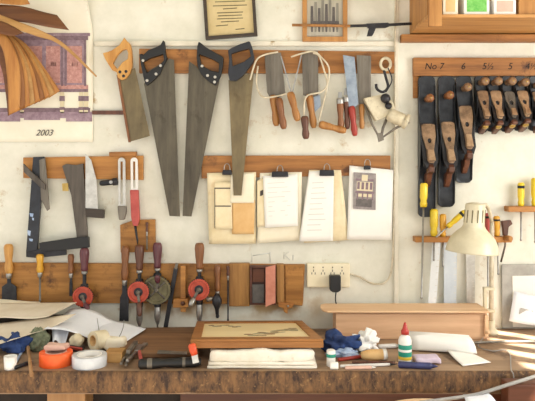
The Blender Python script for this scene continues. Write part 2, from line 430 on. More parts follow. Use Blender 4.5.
# ------------------------------------------------------------------ frames at the top
t = thing('certificate_frame', 'black framed certificate on yellowed paper hanging above the saws', 'frame', W(230,39,.01))
o = [(202.5,-6),(254.5,-9),(257.5,35.5),(205.5,39.5)]; i_ = [(206,-4),(251.5,-7),(254,32.5),(208.5,36)]
g = G(); g.pp(o, 0, .02, [i_]); obj('frame', g, 'dark_frame', t, .0015)
g = G(); g.pp([(205,-5),(252.5,-8),(255,33.5),(207.5,37)], .002, .01); obj('certificate', g, 'certificate_paper', t)
g = G()
for y, w in ((1,30),(5,34),(8,14),(12,26),(15,24),(18,26),(21,18),(25,12),(28.5,9)):
    cx = 230 if y < 24 else (222 if y < 27 else 240)
    g.pp([(cx-w/2,y+.5),(cx+w/2,y-.5),(cx+w/2,y+.4),(cx-w/2,y+1.4)], .010, .0106)
obj('lettering', g, 'olive_metal', t)
t = thing('picture_frame', 'pine framed grey picture of upright tools hanging behind the long rod', 'frame', W(325,41,.01))
g = G(); g.pp(rectp(302.5,-6,347.5,41.5), 0, .02, [rectp(307,-5,343,36.5)]); obj('frame', g, 'pine_vertical', t, .0015)
g = G(); g.pp(rectp(305,-5.5,345,38), .002, .009); obj('mount', g, 'art_light', t)
g = G()
for k in range(8):
    x = 312 + k*3.6; h = [24,28,22,30,26,31,23,27][k]
    g.mi = k % 2; g.pp([(x-1.3,30-h),(x+1.3,30-h),(x+1.6,22),(x+.8,32),(x-.8,32),(x-1.6,22)], .009, .0098)
g.mi = 0; g.pp(rectp(311,21,339,25), .0099, .0104)
obj('picture', g, ['print_dark','art_grey'], t)
# long rod with trigger head
t = thing('bar_clamp', 'long thin wooden rod with a dark metal trigger head hung across the pine frame', 'clamp', W(360,26,.05))
g = G(); g.tube([W(292,25,.035), W(352,26,.035)], .0055); obj('rod', g, 'tan_handle', t)
g = G(); g.tube([W(350,26,.035), W(385,25,.035), W(425,23,.035)], .006)
g.pp([(366,23.5),(388,22.5),(392,25),(386,27.5),(368,28)], .028, .042)
g.pp([(369,28),(376,28),(374,33),(372,36),(367,36)], .03, .04);
obj('head', g, 'dark_iron', t, .001)

# ------------------------------------------------------------------ saw rack and saws
def board(name, label, pix, d, m, bev=.002, group=None):
    g = G(); g.pp(pix, 0, d); return tag(obj(name, g, m, None, bev), label, 'board', group)
board('saw_rack', 'long brown wooden rail the saws and coping saws hang on', [(139,48.5),(395,51.5),(395,73),(139,73)], .02, 'rack_wood')
def saw(label, blade, handle, holes, rivets, bm_, hm, d=.035, spine=None, group='hand saws on the rail'):
    t = thing('hand_saw', label, 'saw', W(sum(p[0] for p in blade)/len(blade), max(p[1] for p in blade), d), group)
    g = G(); g.pp(blade, d-.0012, d); obj('blade', g, bm_, t)
    g = G(); g.pp(handle, d-.012, d+.011, holes); h = obj('handle', g, hm, t, .003)
    for x, y in rivets:
        p = W(x, y, d+.011); g = G(); g.lathe([(.006,-.002),(.006,.0012),(.004,.002)], p, (0,-1,0), 10)
        obj('rivet', g, 'rivet' if hm != 'beech_handle' else 'dark_iron', h)
    if spine: g = G(); g.pp(spine, d-.005, d+.005); obj('spine', g, 'brown_handle', t, .001)
    return t
saw('short saw with a pale beech handle and brown spine, leftmost of the saws',
    [(118,74),(135,68),(150,136),(129,142)],
    [(102.5,53),(107,52),(112,50),(119,45),(122.5,40),(124,37),(126,40),(130,44),(131.5,50),(132,58),(132,66),(130,73),(126,78.5),(121,80),(117.5,77),(116.5,72),(112,70),(108,64),(104.5,58)],
    [[(112.5,63),(117,55),(122,50),(126.5,49),(128,53),(127.5,59),(122.5,62),(117,69)]], [(120,72),(126,71.5),(123.5,76)], 'saw_steel_gold', 'beech_handle',
    spine=[(116.5,75),(119,74.5),(130.5,142),(128.3,142.5)])
saw('long grey handsaw with black handle tilted left, second saw from the left',
    [(144,84),(150,70),(170,58.5),(174,60),(180,216.5),(169.5,216)],
    [(139,54),(142,53.5),(143,55),(148,50),(156,47),(160.5,44.5),(163,40),(164.5,41),(165,46),(165.5,53),(167,58),(165.5,62),(163,66),(160,74),(154,80),(147,85.5),(145,84),(143,76),(141,66)],
    [[(143,62),(150,58),(163,54),(164,60),(158,66.5),(146.5,72.5)]], [(143,60.5),(160.5,65.5),(156,74),(147,80.5)], 'saw_steel', 'black_plastic')
saw('long grey handsaw with black handle tilted right, third saw from the left',
    [(189,61),(196,66),(205,76),(217,82),(222,68),(191.5,216.5),(182.5,216)],
    [(198.5,41.5),(201,43),(205,46.5),(211,50),(217,53.5),(221,55.5),(223.5,57.5),(223,66),(221,75),(218,82),(215.5,85.5),(208,81),(201,74),(197.5,66),(196.5,57),(197,47)],
    [[(199,54),(203,55.5),(211,58.5),(219,63),(218.5,72),(211,70.5),(201.5,65)]], [(202,66),(207.5,75.5),(215,77),(214.5,82)], 'saw_steel', 'black_plastic')
saw('golden handsaw with a square blue-black handle, rightmost saw hanging over the papers',
    [(228.5,80),(254,72),(241.5,195.5),(233.5,195.5)],
    [(228,50),(232,47.5),(240,44),(249,41),(250.5,42.5),(252.5,48),(254.5,58),(253.5,62),(248,69),(242,76.5),(236,81),(229.5,80.5),(228,73),(229,60)],
    [[(231.5,53.5),(241,50.5),(249,48.5),(251,56),(244,61.5),(232.5,66)]], [], 'saw_steel_gold', 'blueblack_plastic', d=.045)

# ------------------------------------------------------------------ coping saws, broad chisels
def handle_prof(L, r): return [(r*.55,0),(r*.8,L*.03),(r,L*.12),(r*.9,L*.35),(r*.72,L*.55),(r*.95,L*.78),(r*.8,L*.93),(r*.5,L)]
def tool_handle(g, a, b, r, n=12):
    a, b = Vector(a), Vector(b); g.lathe(handle_prof((b-a).length, r), a, b-a, n)
def coping(label, frame, hA, hB, hm, blade=None, d=.06, r=.0034):
    t = thing('coping_saw', label, 'saw', W(*hB, d), 'coping saws on the rail')
    g = G(); g.tube(spline([W(x,y,d) for x, y in frame], 5), r); obj('frame', g, 'white_wire', t)
    g = G(); tool_handle(g, W(*hA, d), W(*hB, d), .016); obj('handle', g, hm, t)
    if blade: g = G(); g.bar(W(*blade[0],d), W(*blade[1],d), .005, .0012); obj('blade', g, 'steel', t)
def broad(label, plate, hA, hB, hm, pm='grey_steel', d=.04, r=.016, cap=False, group='broad blades hanging on the rail'):
    t = thing('broad_chisel', label, 'chisel', W(*hB, d), group)
    g = G(); g.pp(plate, d-.003, d); obj('blade', g, pm, t)
    g = G(); tool_handle(g, W(*hA, d), W(*hB, d), r); obj('handle', g, hm, t)
    if cap:
        a, b = W(*hA, d), W(*hB, d); g = G(); g.lathe([(r*1.02,-.006),(r*1.05,0),(r*1.05,.014),(r,.016)], a, b-a, 12); obj('ferrule', g, 'steel', t)
broad('wide grey blade with tan handle behind the left coping saw', [(264.5,54),(281,52.5),(285.5,94),(278,98),(270,98),(267,92)], (273,95), (276.5,126), 'tan_handle')
broad('wide dark grey blade with tan handle behind the right coping saw', [(302,52),(318,51),(318.5,95),(311,98),(303,95)], (309,94), (314,128), 'tan_handle')
coping('left coping saw with white wire bow bent round a grey blade', [(250,80),(256,61),(264,55),(278,52)], (278.5,98), (284,129), 'brown_handle', None)
coping('middle coping saw, white bow running down to a leaning brown handle', [(258,66),(256.5,84),(263,97),(280,95.5),(291,92)], (290,92), (298,121), 'tan_handle', ((281,56),(291,92)))
coping('coping saw with a white bow swung over the dark grey blade, handle straight down', [(291,57),(300,54),(313,51.5),(321,57),(329,68),(327.5,84),(321,92),(306,97),(304,118)], (304.5,116), (306,139), 'dark_handle', ((301.5,55),(292,94)))
coping('coping saw with its bow hanging down and brown handle lying sideways', [(313,53),(319,56),(324,70),(327,86),(321,112),(318,124)], (319,124), (346,131), 'tan_handle', None)
g = G(); g.pp([(312,96),(320,95),(321,106),(315,112)], .030, .034)
tag(obj('scraper', g, 'blue_steel'), 'small bluish steel blade stuck between the coping saw handles', 'blade')
broad('short brown handle with steel cap, left of the red-handled chisel', [(338,98),(342,98),(342,92),(338.5,92)], (340,100), (341,131), 'brown_handle', 'steel', .05, .014, True, 'chisels hanging at the right of the rail')
broad('slim dark handle with steel cap between the brown and the red handle', [(344,95),(348,95),(348,88),(345,88)], (346,98), (347.5,129), 'dark_handle', 'steel', .045, .012, True, 'chisels hanging at the right of the rail')
broad('bluish steel blade with a red wooden handle hanging on the rail', [(343,55),(354.5,57),(358.5,104),(353,109),(349,108)], (351.5,106), (355,136), 'red_handle', 'blue_steel', .055, .014, False, 'chisels hanging at the right of the rail')
broad('wide grey blade with tan handle next to the cream jig', [(356.5,55),(371,56),(371,97),(364,108),(359,104)], (361.5,104), (362,129), 'tan_handle', 'grey_steel', .04, .012, False, 'chisels hanging at the right of the rail')
# hook and cream clamp tool
t = thing('iron_hook', 'dark iron hook with a round eye at the right end of the saw rail', 'hook', W(384,92,.04))
g = G(); g.tube([W(x,y,.035) for x,y in arc(385.5,64,5,6,0,345,16)], .006, closed=True)
obj('eye', g, 'cream_iron', t)
g = G(); g.tube(spline([W(384,70,.035), W(386,78,.035), W(388,87,.035), W(383,92,.037), W(377,89,.04), W(376,84,.04)],5), .0055); obj('hook', g, 'dark_iron', t)
t = thing('dowelling_jig', 'worn cream metal clamping jig with barrel and dark wire foot hanging below the hook', 'jig', W(385,140,.07))
g = G(); g.pp([(364,98),(384,94),(393,101),(396,112),(384,118),(376,121),(366,103)], .035, .075); obj('body', g, 'cream_iron', t, .004)
g = G(); a = W(388,114,.07); b = W(407,122,.08); g.lathe([(.02,0),(.026,.01),(.026,.06),(.022,.065),(.03,.068),(.03,.082),(.01,.084)], a, b-a, 16); obj('barrel', g, 'cream_iron', t)
g = G(); g.lathe([(.017,0),(.02,.012),(.012,.022),(.004,.024)], W(385,99,.075), (0,-1,0.1), 12); g.lathe([(.012,0),(.014,.01),(.004,.016)], W(388,106,.075), (0,-1,0), 12); obj('knob', g, 'dark_iron', t)
g = G(); g.tube([W(365,105,.05), W(372,124,.055), W(380,139,.06), W(396,128,.07), W(409,122,.075)], .005); g.tube([W(388,116,.06), W(383,128,.06), W(381,139,.06)], .0055); g.pp([(377,133),(383,133),(384,140),(379,142)], .052, .068); obj('wire_foot', g, 'grey_steel', t)
g = G(); g.tube(spline([W(386,92,.04), W(392,80,.04), W(388,68,.04)],4), .0025); obj('hanging_wire', g, 'dark_iron', t)

# ------------------------------------------------------------------ wall cabinet, top right
t = thing('wall_cabinet', 'open pine wall shelf on a dark batten at the top right, boxes standing in it', 'shelf', (.9,-.0,W(0,41).z))
zf = 1.5 + .0
def cab(px, py, d): return W(px, py, d)
dc = .30; xl = W(428,0,dc).x; zb = 2.034; zu = 2.022
g = G(); g.box(xl, 1.6, -dc, -.001, zu, zb); obj('shelf_board', g, 'pine', t, .002)
g = G(); g.box(xl, xl+.014, -dc+.01, -.001, zb, 2.62); obj('side_panel', g, 'pine_vertical', t)
g = G(); g.box(xl+.014, 1.6, -.012, -.001, zb, 2.62); obj('back_panel', g, 'pine_vertical', t)
g = G(); g.box(xl, W(441,0,dc).x, -dc-.014, -dc, W(0,27,dc).z, 2.62); obj('stile', g, 'pine_vertical', t, .002)
g = G(); g.pp([(401.5,34),(700,34),(700,41.5),(401.5,41.5)], .001, .035); obj('batten', g, 'rack_wood', t, .003)
def smallbox(label, x0, x1, ytop, m, d0=.2, d1=.285, face=None, fm=None):
    t = thing('carton', label, 'box', (W((x0+x1)/2,0,d1).x, -d0, zb), 'boxes in the wall shelf')
    X0, X1 = W(x0,0,d1).x, W(x1,0,d1).x; zt = W(0,ytop,d1).z
    g = G(); g.box(X0, X1, -d1, -d0, zb, zt); obj('box', g, m, t, .0015)
    if face:
        g = G(); hh = zt - zb; g.box(X0+.010, X1-.010, -d1-.001, -d1, zb+.012, zt-.01); obj('print', g, fm, t)
smallbox('white box with a green picture, in the middle of the wall shelf', 464, 489.5, -12, 'white_plastic', face=1, fm='box_green')
smallbox('small white box right of the green one in the wall shelf', 494, 516, -2, 'paper_white', face=1, fm='pinkish')
smallbox('cream and tan box left of the green one in the wall shelf', 443, 458, -10, 'paper_cream', face=1, fm='card_tan')
smallbox('plain wooden box at the right end of the wall shelf', 519, 545, -14, 'pine_vertical')

# ------------------------------------------------------------------ plane rack
t = thing('plane_rack', 'brown wooden rail with pencilled numbers that the hand planes hang from', 'board', W(475,75,.01))
g = G(); g.pp([(413.5,57.5),(560,57.5),(560,76),(413.5,76)], 0, .022); g.pp([(413.5,76),(419,76),(418,98),(413.5,98)], 0, .015); obj('rail', g, 'rack_wood', t, .002)
for s_, x in (('No 7',434),('6',463),('5½',488),('5',510),('4½',531)):
    g = G(); g.text(s_, frontM(W(x,66.5,.0225)), .036, .0004, .2); obj('number', g, 'pencil_dark', t)
def plane(label, xc, w, top, bot, kp, c0, c1, capm='bronze_iron'):
    w_ = w*.0039; d = .028
    T = W(xc, top, d); L = T.z - W(0, bot, d).z
    t = thing('hand_plane', label, 'plane', (T.x, -.024, T.z), 'hand planes on the rail', True)
    zk = T.z - W(0,kp,.085).z; z0 = T.z - W(0,c0,.045).z; z1 = T.z - W(0,c1,.095).z
    h = w_/2; rr = h*.55
    pts = []
    for cx, cz, a0 in ((h-rr,-rr,0),(-h+rr,-rr,90),(-h+rr,-L+rr,180),(h-rr,-L+rr,270)):
        pts += [Vector((cx+rr*math.cos(math.radians(a0+k*30)), -.007, cz+rr*math.sin(math.radians(a0+k*30)))) for k in range(4)]
    g = G(); g.poly(pts, (0,.007,0))
    ch = [(0,-L*.06),(-.016,-L*.07),(-.018,-(z0-.05)),(-.045,-(z0+.02)),(-.052,-(z0+.06)),(-.045,-(z0+.1)),(-.018,-min(L*.93,z1+.07)),(-.014,-L*.97),(0,-L*.98)]
    if L < .3: ch = [(0,-L*.06),(-.016,-L*.07),(-.018,-z0*.7),(-.042,-(z0+.015)),(-.046,-(z0+.05)),(-.04,-(z0+.08)),(-.016,-L*.85),(-.012,-L*.96),(0,-L*.97)]
    for x in (-h, h-.004): g.poly([Vector((x,y,z)) for y, z in ch], (.004,0,0))
    obj('body', g, 'plane_iron', t, .0015)
    g = G(); g.lathe([(.011,.006),(.012,.016),(.008,.03),(.012,.042),(.0165,.052),(.0165,.062),(.012,.069),(.004,.072)], (0,0,-zk), (0,-1,0), 16); k = obj('knob', g, 'brown_handle' if kp > 90 else 'knob_wood', t)
    g = G(); g.lathe([(.004,.072),(.004,.074),(.002,.075)], (0,0,-zk), (0,-1,0), 8); obj('screw', g, 'brass', k)
    # inclined iron and lever cap
    A = Vector((0,-.02,-z0)); Bp = Vector((0,-.075,-z1)); ax = (Bp-A); Lc = ax.length; ax.normalize(); sx = Vector((1,0,0)); n = ax.cross(sx).normalized()
    if n.y > 0: n = -n
    def on(u, v, o=0): return A + sx*u + ax*v + n*o
    cw = w_*.43
    g = G(); g.poly([on(-cw,-.012,-.002), on(cw,-.012,-.002), on(cw,Lc*.95,-.002), on(cw*.6,Lc*1.12,-.002), on(-cw*.6,Lc*1.12,-.002), on(-cw,Lc*.95,-.002)], n*.003); obj('cutting_iron', g, 'dark_iron', t)
    out = [on(-cw*.95,0,.002), on(-cw*.55,-.006,.002), on(cw*.55,-.006,.002), on(cw*.95,0,.002), on(cw*.95,Lc*.25,.002), on(cw*.5,Lc*.66,.002), on(cw*.5,Lc*.95,.002), on(cw*.3,Lc*1.02,.002), on(-cw*.3,Lc*1.02,.002), on(-cw*.5,Lc*.95,.002), on(-cw*.5,Lc*.66,.002), on(-cw*.95,Lc*.25,.002)]
    hc = Lc*.42; hole = [on(.0075*math.cos(a*PI/4), hc+.011*math.sin(a*PI/4), .002) for a in range(8)]
    g = G(); g.poly(out, n*.008, [hole]); lc = obj('lever_cap', g, capm, t, .002)
    g = G(); g.poly([on(-cw*.4,Lc*.68,.011), on(cw*.4,Lc*.68,.011), on(cw*.5,Lc*.98,.015), on(-cw*.5,Lc*.98,.015)], n*.006); obj('lever', g, 'bronze_bright', lc, .002)
    g = G(); g.lathe([(.006,0),(.009,.002),(.009,.005),(.004,.007)], on(0,hc-.003,-.001), n, 10); obj('screw', g, 'dark_iron', lc)
    g = G(); g.poly([Vector((-cw*.8,y,z)) for y, z in ((-.006,-z0+.005),(-.018,-z0-.003),(-.066,-z1-.004),(-.058,-z1-.018),(-.006,-z0-Lc*.75))], (cw*1.6,0,0)); obj('frog', g, 'dark_iron', t, .001)
    zt = z1 + .012; ht = min(.085, max(.045, L-zt-.01)); yy = .088
    prof = [(-.006,-zt-ht),(-.022,-zt-ht+.006),(-.045,-zt-ht*.62),(-.06,-zt-ht*.36),(-yy,-zt-ht*.28),(-yy-.004,-zt-.004),(-yy+.014,-zt+.01),(-.066,-zt-.004),(-.05,-zt-ht*.16),(-.032,-zt-ht*.3),(-.006,-zt-ht*.38)]
    g = G(); g.poly([Vector((-.011,y,z)) for y, z in prof], (.022,0,0)); obj('tote', g, 'dark_handle', t, .004)
    g = G(); g.lathe([(.004,-.02),(.004,0),(.012,.002),(.012,.012),(.005,.014)], Vector((0,-.056,-z1-.022)), (0,-.55,-.8), 12); obj('adjuster', g, 'brass', t)
plane('longest black hand plane, leftmost on the rail', 426.5, 17.5, 76, 217, 98, 126, 163)
plane('second longest black hand plane, next to the longest one', 446, 17, 76, 207, 95, 124, 163)
plane('mid-length black hand plane, third from the left on the rail', 463.5, 16.5, 76, 183, 87, 108, 149)
plane('short hand plane right after the three long ones, fourth from the left', 480.5, 13, 76, 133, 81, 93, 119)
plane('short hand plane with a pale lever cap, fifth from the left', 493.5, 13.5, 76, 132, 81, 93, 119, 'bronze_bright')
plane('short hand plane with a dark lever cap, sixth from the left', 507, 12.5, 76, 132, 81, 94, 118, 'grey_steel')
plane('short hand plane with a bright lever cap, seventh from the left', 520, 13, 76, 131, 82, 93, 117, 'bronze_bright')
plane('short hand plane cut by the photo edge, rightmost on the rail', 535, 13.5, 76, 131, 84, 94, 118)

# ------------------------------------------------------------------ squares, upper left
board('square_rack', 'short orange-brown board behind the squares and the slotted tools', [(23,157.5),(143,155.5),(143,180),(23,178)], .018, 'orange_wood')
board('wooden_block', 'small wooden strip on top of the short board with squares', [(109,152),(136,151.5),(136,156),(109,156.5)], .03, 'rack_wood')
t = thing('try_square', 'large blue-black carpenter square with paint specks, leftmost', 'square', W(40,257,.03), 'squares on the short board')
g = G(); g.pp([(33,157),(44,156.5),(37,250),(26,252)], .02, .034); obj('stock', g, 'blueblack_plastic', t, .0015)
g = G(); g.pp([(26,250),(37,249),(66,247),(66,255),(36,258),(26,257)], .02, .03); obj('blade', g, 'dark_iron', t, .001)
for x,y,w,h in ((31.5,215,4,4),(29,233,3.5,6),(31,240,4,3),(33,219,2,3)):
    g = G(); g.pp([(x-w/2,y-h/2),(x+w/2,y-h/3),(x+w/3,y+h/2),(x-w/3,y+h/3)], .034, .0345); obj('paint_speck', g, 'cloth_pale_blue', t)
t = thing('sliding_bevel', 'slim grey wooden angle tool lying across the top of the blue-black square', 'bevel', W(45,211,.04))
g = G(); g.pp([(23,163.5),(27,168),(45,184),(45,190),(41,188),(23.5,172)], .036, .05); obj('stock', g, 'grey_wood', t, .0015)
g = G(); g.pp([(39,160),(45,158),(49.5,209),(47,211),(41,200)], .035, .042); obj('blade', g, 'grey_steel', t, .0008)
t = thing('try_square', 'wide grey wooden square with a black stock along its foot', 'square', W(75,250,.03), 'squares on the short board')
g = G(); g.pp([(62,166),(66,164),(76,165),(83,163.5),(88,246),(78,247),(71,195)], .02, .032); obj('blade', g, 'grey_wood', t, .001)
g = G(); g.pp([(39,243),(65,239),(86,236.5),(88.5,237.5),(89,247.5),(65,250),(40,251.5)], .032, .05); obj('stock', g, 'black_plastic', t, .0015)
g = G(); g.pp([(62,183.5),(68,183),(68.5,191),(62.5,191)], .032, .036); obj('brass_plate', g, 'brass', t)
t = thing('mitre_square', 'pale steel mitre square with a dark stock, right of the wide grey square', 'square', W(95,218,.04), 'squares on the short board')
g = G(); g.pp([(85.5,153.5),(91,160),(96.5,180),(98,209),(85.5,208)], .03, .033); obj('blade', g, 'pale_steel', t)
g = G(); g.pp([(85,208.5),(104,209.5),(103.5,218.5),(86,217)], .025, .043); obj('stock', g, 'dark_frame', t, .0015)
t = thing('cutting_gauge', 'small dark round-bodied gauge pinned left of the white slotted tools', 'gauge', W(108,186,.04))
g = G(); g.lathe([(.008,0),(.011,.006),(.011,.05),(.015,.052),(.015,.068),(.009,.07)], W(100,183.5,.035), Vector((1,0,.12)), 14); obj('body', g, 'dark_iron', t)
g = G(); g.lathe([(.006,0),(.007,.02)], W(112,182,.035), (0,-1,.0), 10); obj('screw', g, 'steel', t)
# slotted tools
def slotted(label, x, y0, y1, ysplit, lean, m, red, sm='white_tube'):
    t = thing('slotted_gauge', label, 'gauge', W(x+lean, y1, .04), 'white slotted tools on the short board')
    w = 3.6
    yb = ysplit+4
    out = arc(x, y0+w, w, w, 180, 360, 8) + [(x+w+.5,yb),(x-w+.5,yb)]
    hole = [(x-1.1,y0+4),(x+1.1,y0+4),(x+1.3,ysplit-2),(x-.9,ysplit-2)]
    g = G(); g.pp(out, .028, .036, [hole]); obj('slotted_blade', g, sm, t, .001)
    g = G(); g.pp([(x-4.2,ysplit),(x+4.2,ysplit),(x+lean*.6+5,y1-8),(x+lean+3,y1),(x+lean-2,y1),(x+lean*.5-3.5,y1-8)], .026, .044); obj('handle', g, m, t, .003)
    if red: g = G(); g.tube([W(x+lean,y1-3,.035), W(x+lean+2.5,y1+14,.035), W(x+lean+3,y1+19,.035)], [.005,.004,.0015], 8); obj('spike', g, 'dark_iron', t)
slotted('white slotted tool with a grey body, left of the red one', 121.5, 157.5, 220, 206, -.5, 'grey_steel', 0, 'pale_steel')
slotted('white slotted tool with a red handle on the short board', 134, 157.5, 226, 190, .8, 'red_plastic', 1)

# ------------------------------------------------------------------ plaque and lower tool board
board('wooden_plaque', 'square brown wooden plaque with worn face above the hand drills', [(120,225),(134,220),(155,219.5),(155.5,252),(120.5,252.5)], .016, 'board_wood')
board('tool_board', 'long worn brown board along the wall just above the bench, holding drills and chisels', [(-30,262.5),(104,263.5),(305,264.5),(303,304.5),(150,303.5),(-30,302.5)], .018, 'board_wood')
board('wooden_block', 'upright plain brown panel left of the dark case on the tool board', rectp(229,263.5,249.5,306.5), .03, 'plank_wood_vertical')
board('wooden_block', 'upright brown panel at the right end of the tool board', [(276.5,264.5),(284,264.5),(284,303),(277,304)], .034, 'plank_wood_vertical')
board('wooden_block', 'wide brown panel with ragged foot closing the tool board at the right', [(285,265),(303.5,265.5),(302.5,306),(286,304)], .026, 'board_wood')
t = thing('wooden_hook', 'small carved wooden hook below the right end of the tool board', 'hook', W(286,314,.03))
g = G(); g.pp([(278,302),(294,304),(292,308),(288,309),(287.5,314),(284,312),(283,308),(278.5,307)], .02, .042); obj('hook', g, 'orange_wood', t, .002)
g = G(); g.lathe([(.004,0),(.005,.004),(.002,.006)], W(288,306,.042), (0,-1,0), 8); obj('screw', g, 'steel', t)
# case with stone and lid
t = thing('sharpening_case', 'dark reddish case with a grey stone and an open salmon lid', 'case', W(262,306,.03))
g = G(); g.pp(rectp(249.8,266,276,305), .018, .03); g.pp(rectp(249.8,266,276,305), .03, .05, [rectp(252,268,265.5,303.5)]); obj('case', g, 'dark_case', t, .001)
g = G(); g.pp(rectp(252.2,284.5,264,303), .030, .042); obj('stone', g, 'oil_stone', t, .001)
g = G(); g.pp([(252.4,268.5),(264.5,268.5),(264,282),(252.4,282)], .03, .036); obj('lining', g, 'reddish_wood', t, .001)
g = G(); g.pp([(265.5,267.5),(275.5,265),(275.5,303),(265.5,307)], .05, .062); obj('lid', g, 'salmon', t, .0015)

# ------------------------------------------------------------------ chisels, screwdrivers
def straight(name, cat, label, px, y0, yh, y1, rh, hm, bw=None, bt=.0035, d=.032, bm_='steel', group=None, lean=0, flare=None, rod=None, ferrule=True, n=12):
    """handle from y0 to yh, blade from yh to y1"""
    t = thing(name, label, cat, W(px+lean, y1, d), group)
    a, m, e = W(px,y0,d), W(px+lean*(yh-y0)/(y1-y0),yh,d), W(px+lean,y1,d); ax = (e-a).normalized()
    g = G(); L = (m-a).length; g.lathe(handle_prof(L, rh), a, ax, n); obj('handle', g, hm, t)
    if ferrule: g = G(); g.lathe([(rh*.62,-.004),(rh*.66,0),(rh*.6,.014),(rh*.4,.018)], m, ax, 10); obj('ferrule', g, 'steel', t)
    g = G()
    if rod: g.lathe([(rod,-.01),(rod,(e-m).length-.012),(rod*1.4,(e-m).length-.008),(rod*.8,(e-m).length)], m, ax, 8)
    else:
        s = ax.cross(Vector((0,-1,0))).normalized(); Lb = (e-m).length; f = flare or bw
        P = [m-s*bw*.35, m+ax*Lb*.3-s*bw*.35, m+ax*Lb*.42-s*f/2, m+ax*Lb-s*f/2*1.05, m+ax*Lb+s*f/2*1.05, m+ax*Lb*.42+s*f/2, m+ax*Lb*.3+s*bw*.35, m+s*bw*.35]
        g.poly([p+Vector((0,-bt/2,0)) for p in P], (0,bt,0))
    obj('blade', g, bm_, t)
    return t
straight('wood_chisel','chisel','wide flared chisel with a thick pale beech handle at the far left', 8.5, 244, 274, 304, .0185, 'beech_handle', .02, .005, .034, 'dark_iron', 'chisels on the tool board', 1, .056)
straight('screwdriver','screwdriver','amber handled screwdriver on the tool board below the blue-black square', 40, 254, 273, 302, .015, 'amber_plastic', None, d=.034, bm_='grey_steel', rod=.004)
straight('wood_chisel','chisel','slim brown handled chisel between the amber screwdriver and the first hand drill', 71, 254, 274, 296, .013, 'brown_handle', .012, .004, .034, 'dark_iron', 'chisels on the tool board')
straight('wood_chisel','chisel','long chisel with dark brown handle and black blade left of the paired drills', 125.5, 246, 281, 321, .0165, 'brown_handle', .026, .005, .04, 'dark_iron', 'chisels on the tool board', -1.5, .034)
straight('gimlet','gimlet','thin dark spike hanging left of the plain brown panel', 228, 266, 276, 322, .007, 'dark_handle', None, d=.034, bm_='dark_iron', rod=.003)
straight('marking_awl','awl','dark rod tool with brown handle beside the last hand drill', 217.5, 265, 292, 318, .014, 'brown_handle', None, d=.036, bm_='dark_iron', rod=.006)
# gauges hanging on the plaque
straight('marking_awl','awl','thin dark tool hanging on the plaque with its point down', 147, 222, 232, 250, .006, 'dark_handle', None, d=.024, bm_='grey_steel', rod=.003)
t = thing('rasp', 'long dark rasp leaning beside the olive-wheeled drill', 'rasp', W(166,329,.04))
g = G(); g.bar(W(176,268,.034), W(165.5,328,.034), .017, .006); obj('blade', g, 'dark_iron', t, .0008)
g = G(); g.bar(W(177,263,.034), W(175.8,269,.034), .011, .007); obj('tang', g, 'grey_steel', t, .0008)
t = thing('marking_gauge', 'pale wooden marking gauge with a crossways head on the tool board', 'gauge', W(181,308,.05))
g = G(); g.pp(rectp(180.5,266,185.5,312), .028, .046); obj('beam', g, 'orange_wood', t, .001)
g = G(); g.pp([(173,299.5),(188,299),(188,307.5),(173,308)], .024, .06); obj('fence', g, 'orange_wood', t, .003)
g = G(); g.lathe([(.007,0),(.009,.008),(.003,.012)], W(183,303,.06), (0,-1,0), 10); obj('thumb_screw', g, 'dark_handle', t)
t = thing('bit_brace_chuck', 'dark chuck tool with two-jaw mouth under the dark rod tool', 'chuck', W(217,316,.05))
g = G(); g.lathe([(.008,0),(.013,.008),(.019,.02),(.019,.036),(.012,.05),(.008,.06),(.006,.08)], W(217,294,.07), (0,0,-1), 14); obj('chuck', g, 'dark_iron', t)
g = G(); g.lathe([(.006,0),(.009,.02),(.009,.03)], W(214,298,.07), (-1,-.3,-.2), 10); obj('knob', g, 'grey_steel', t)
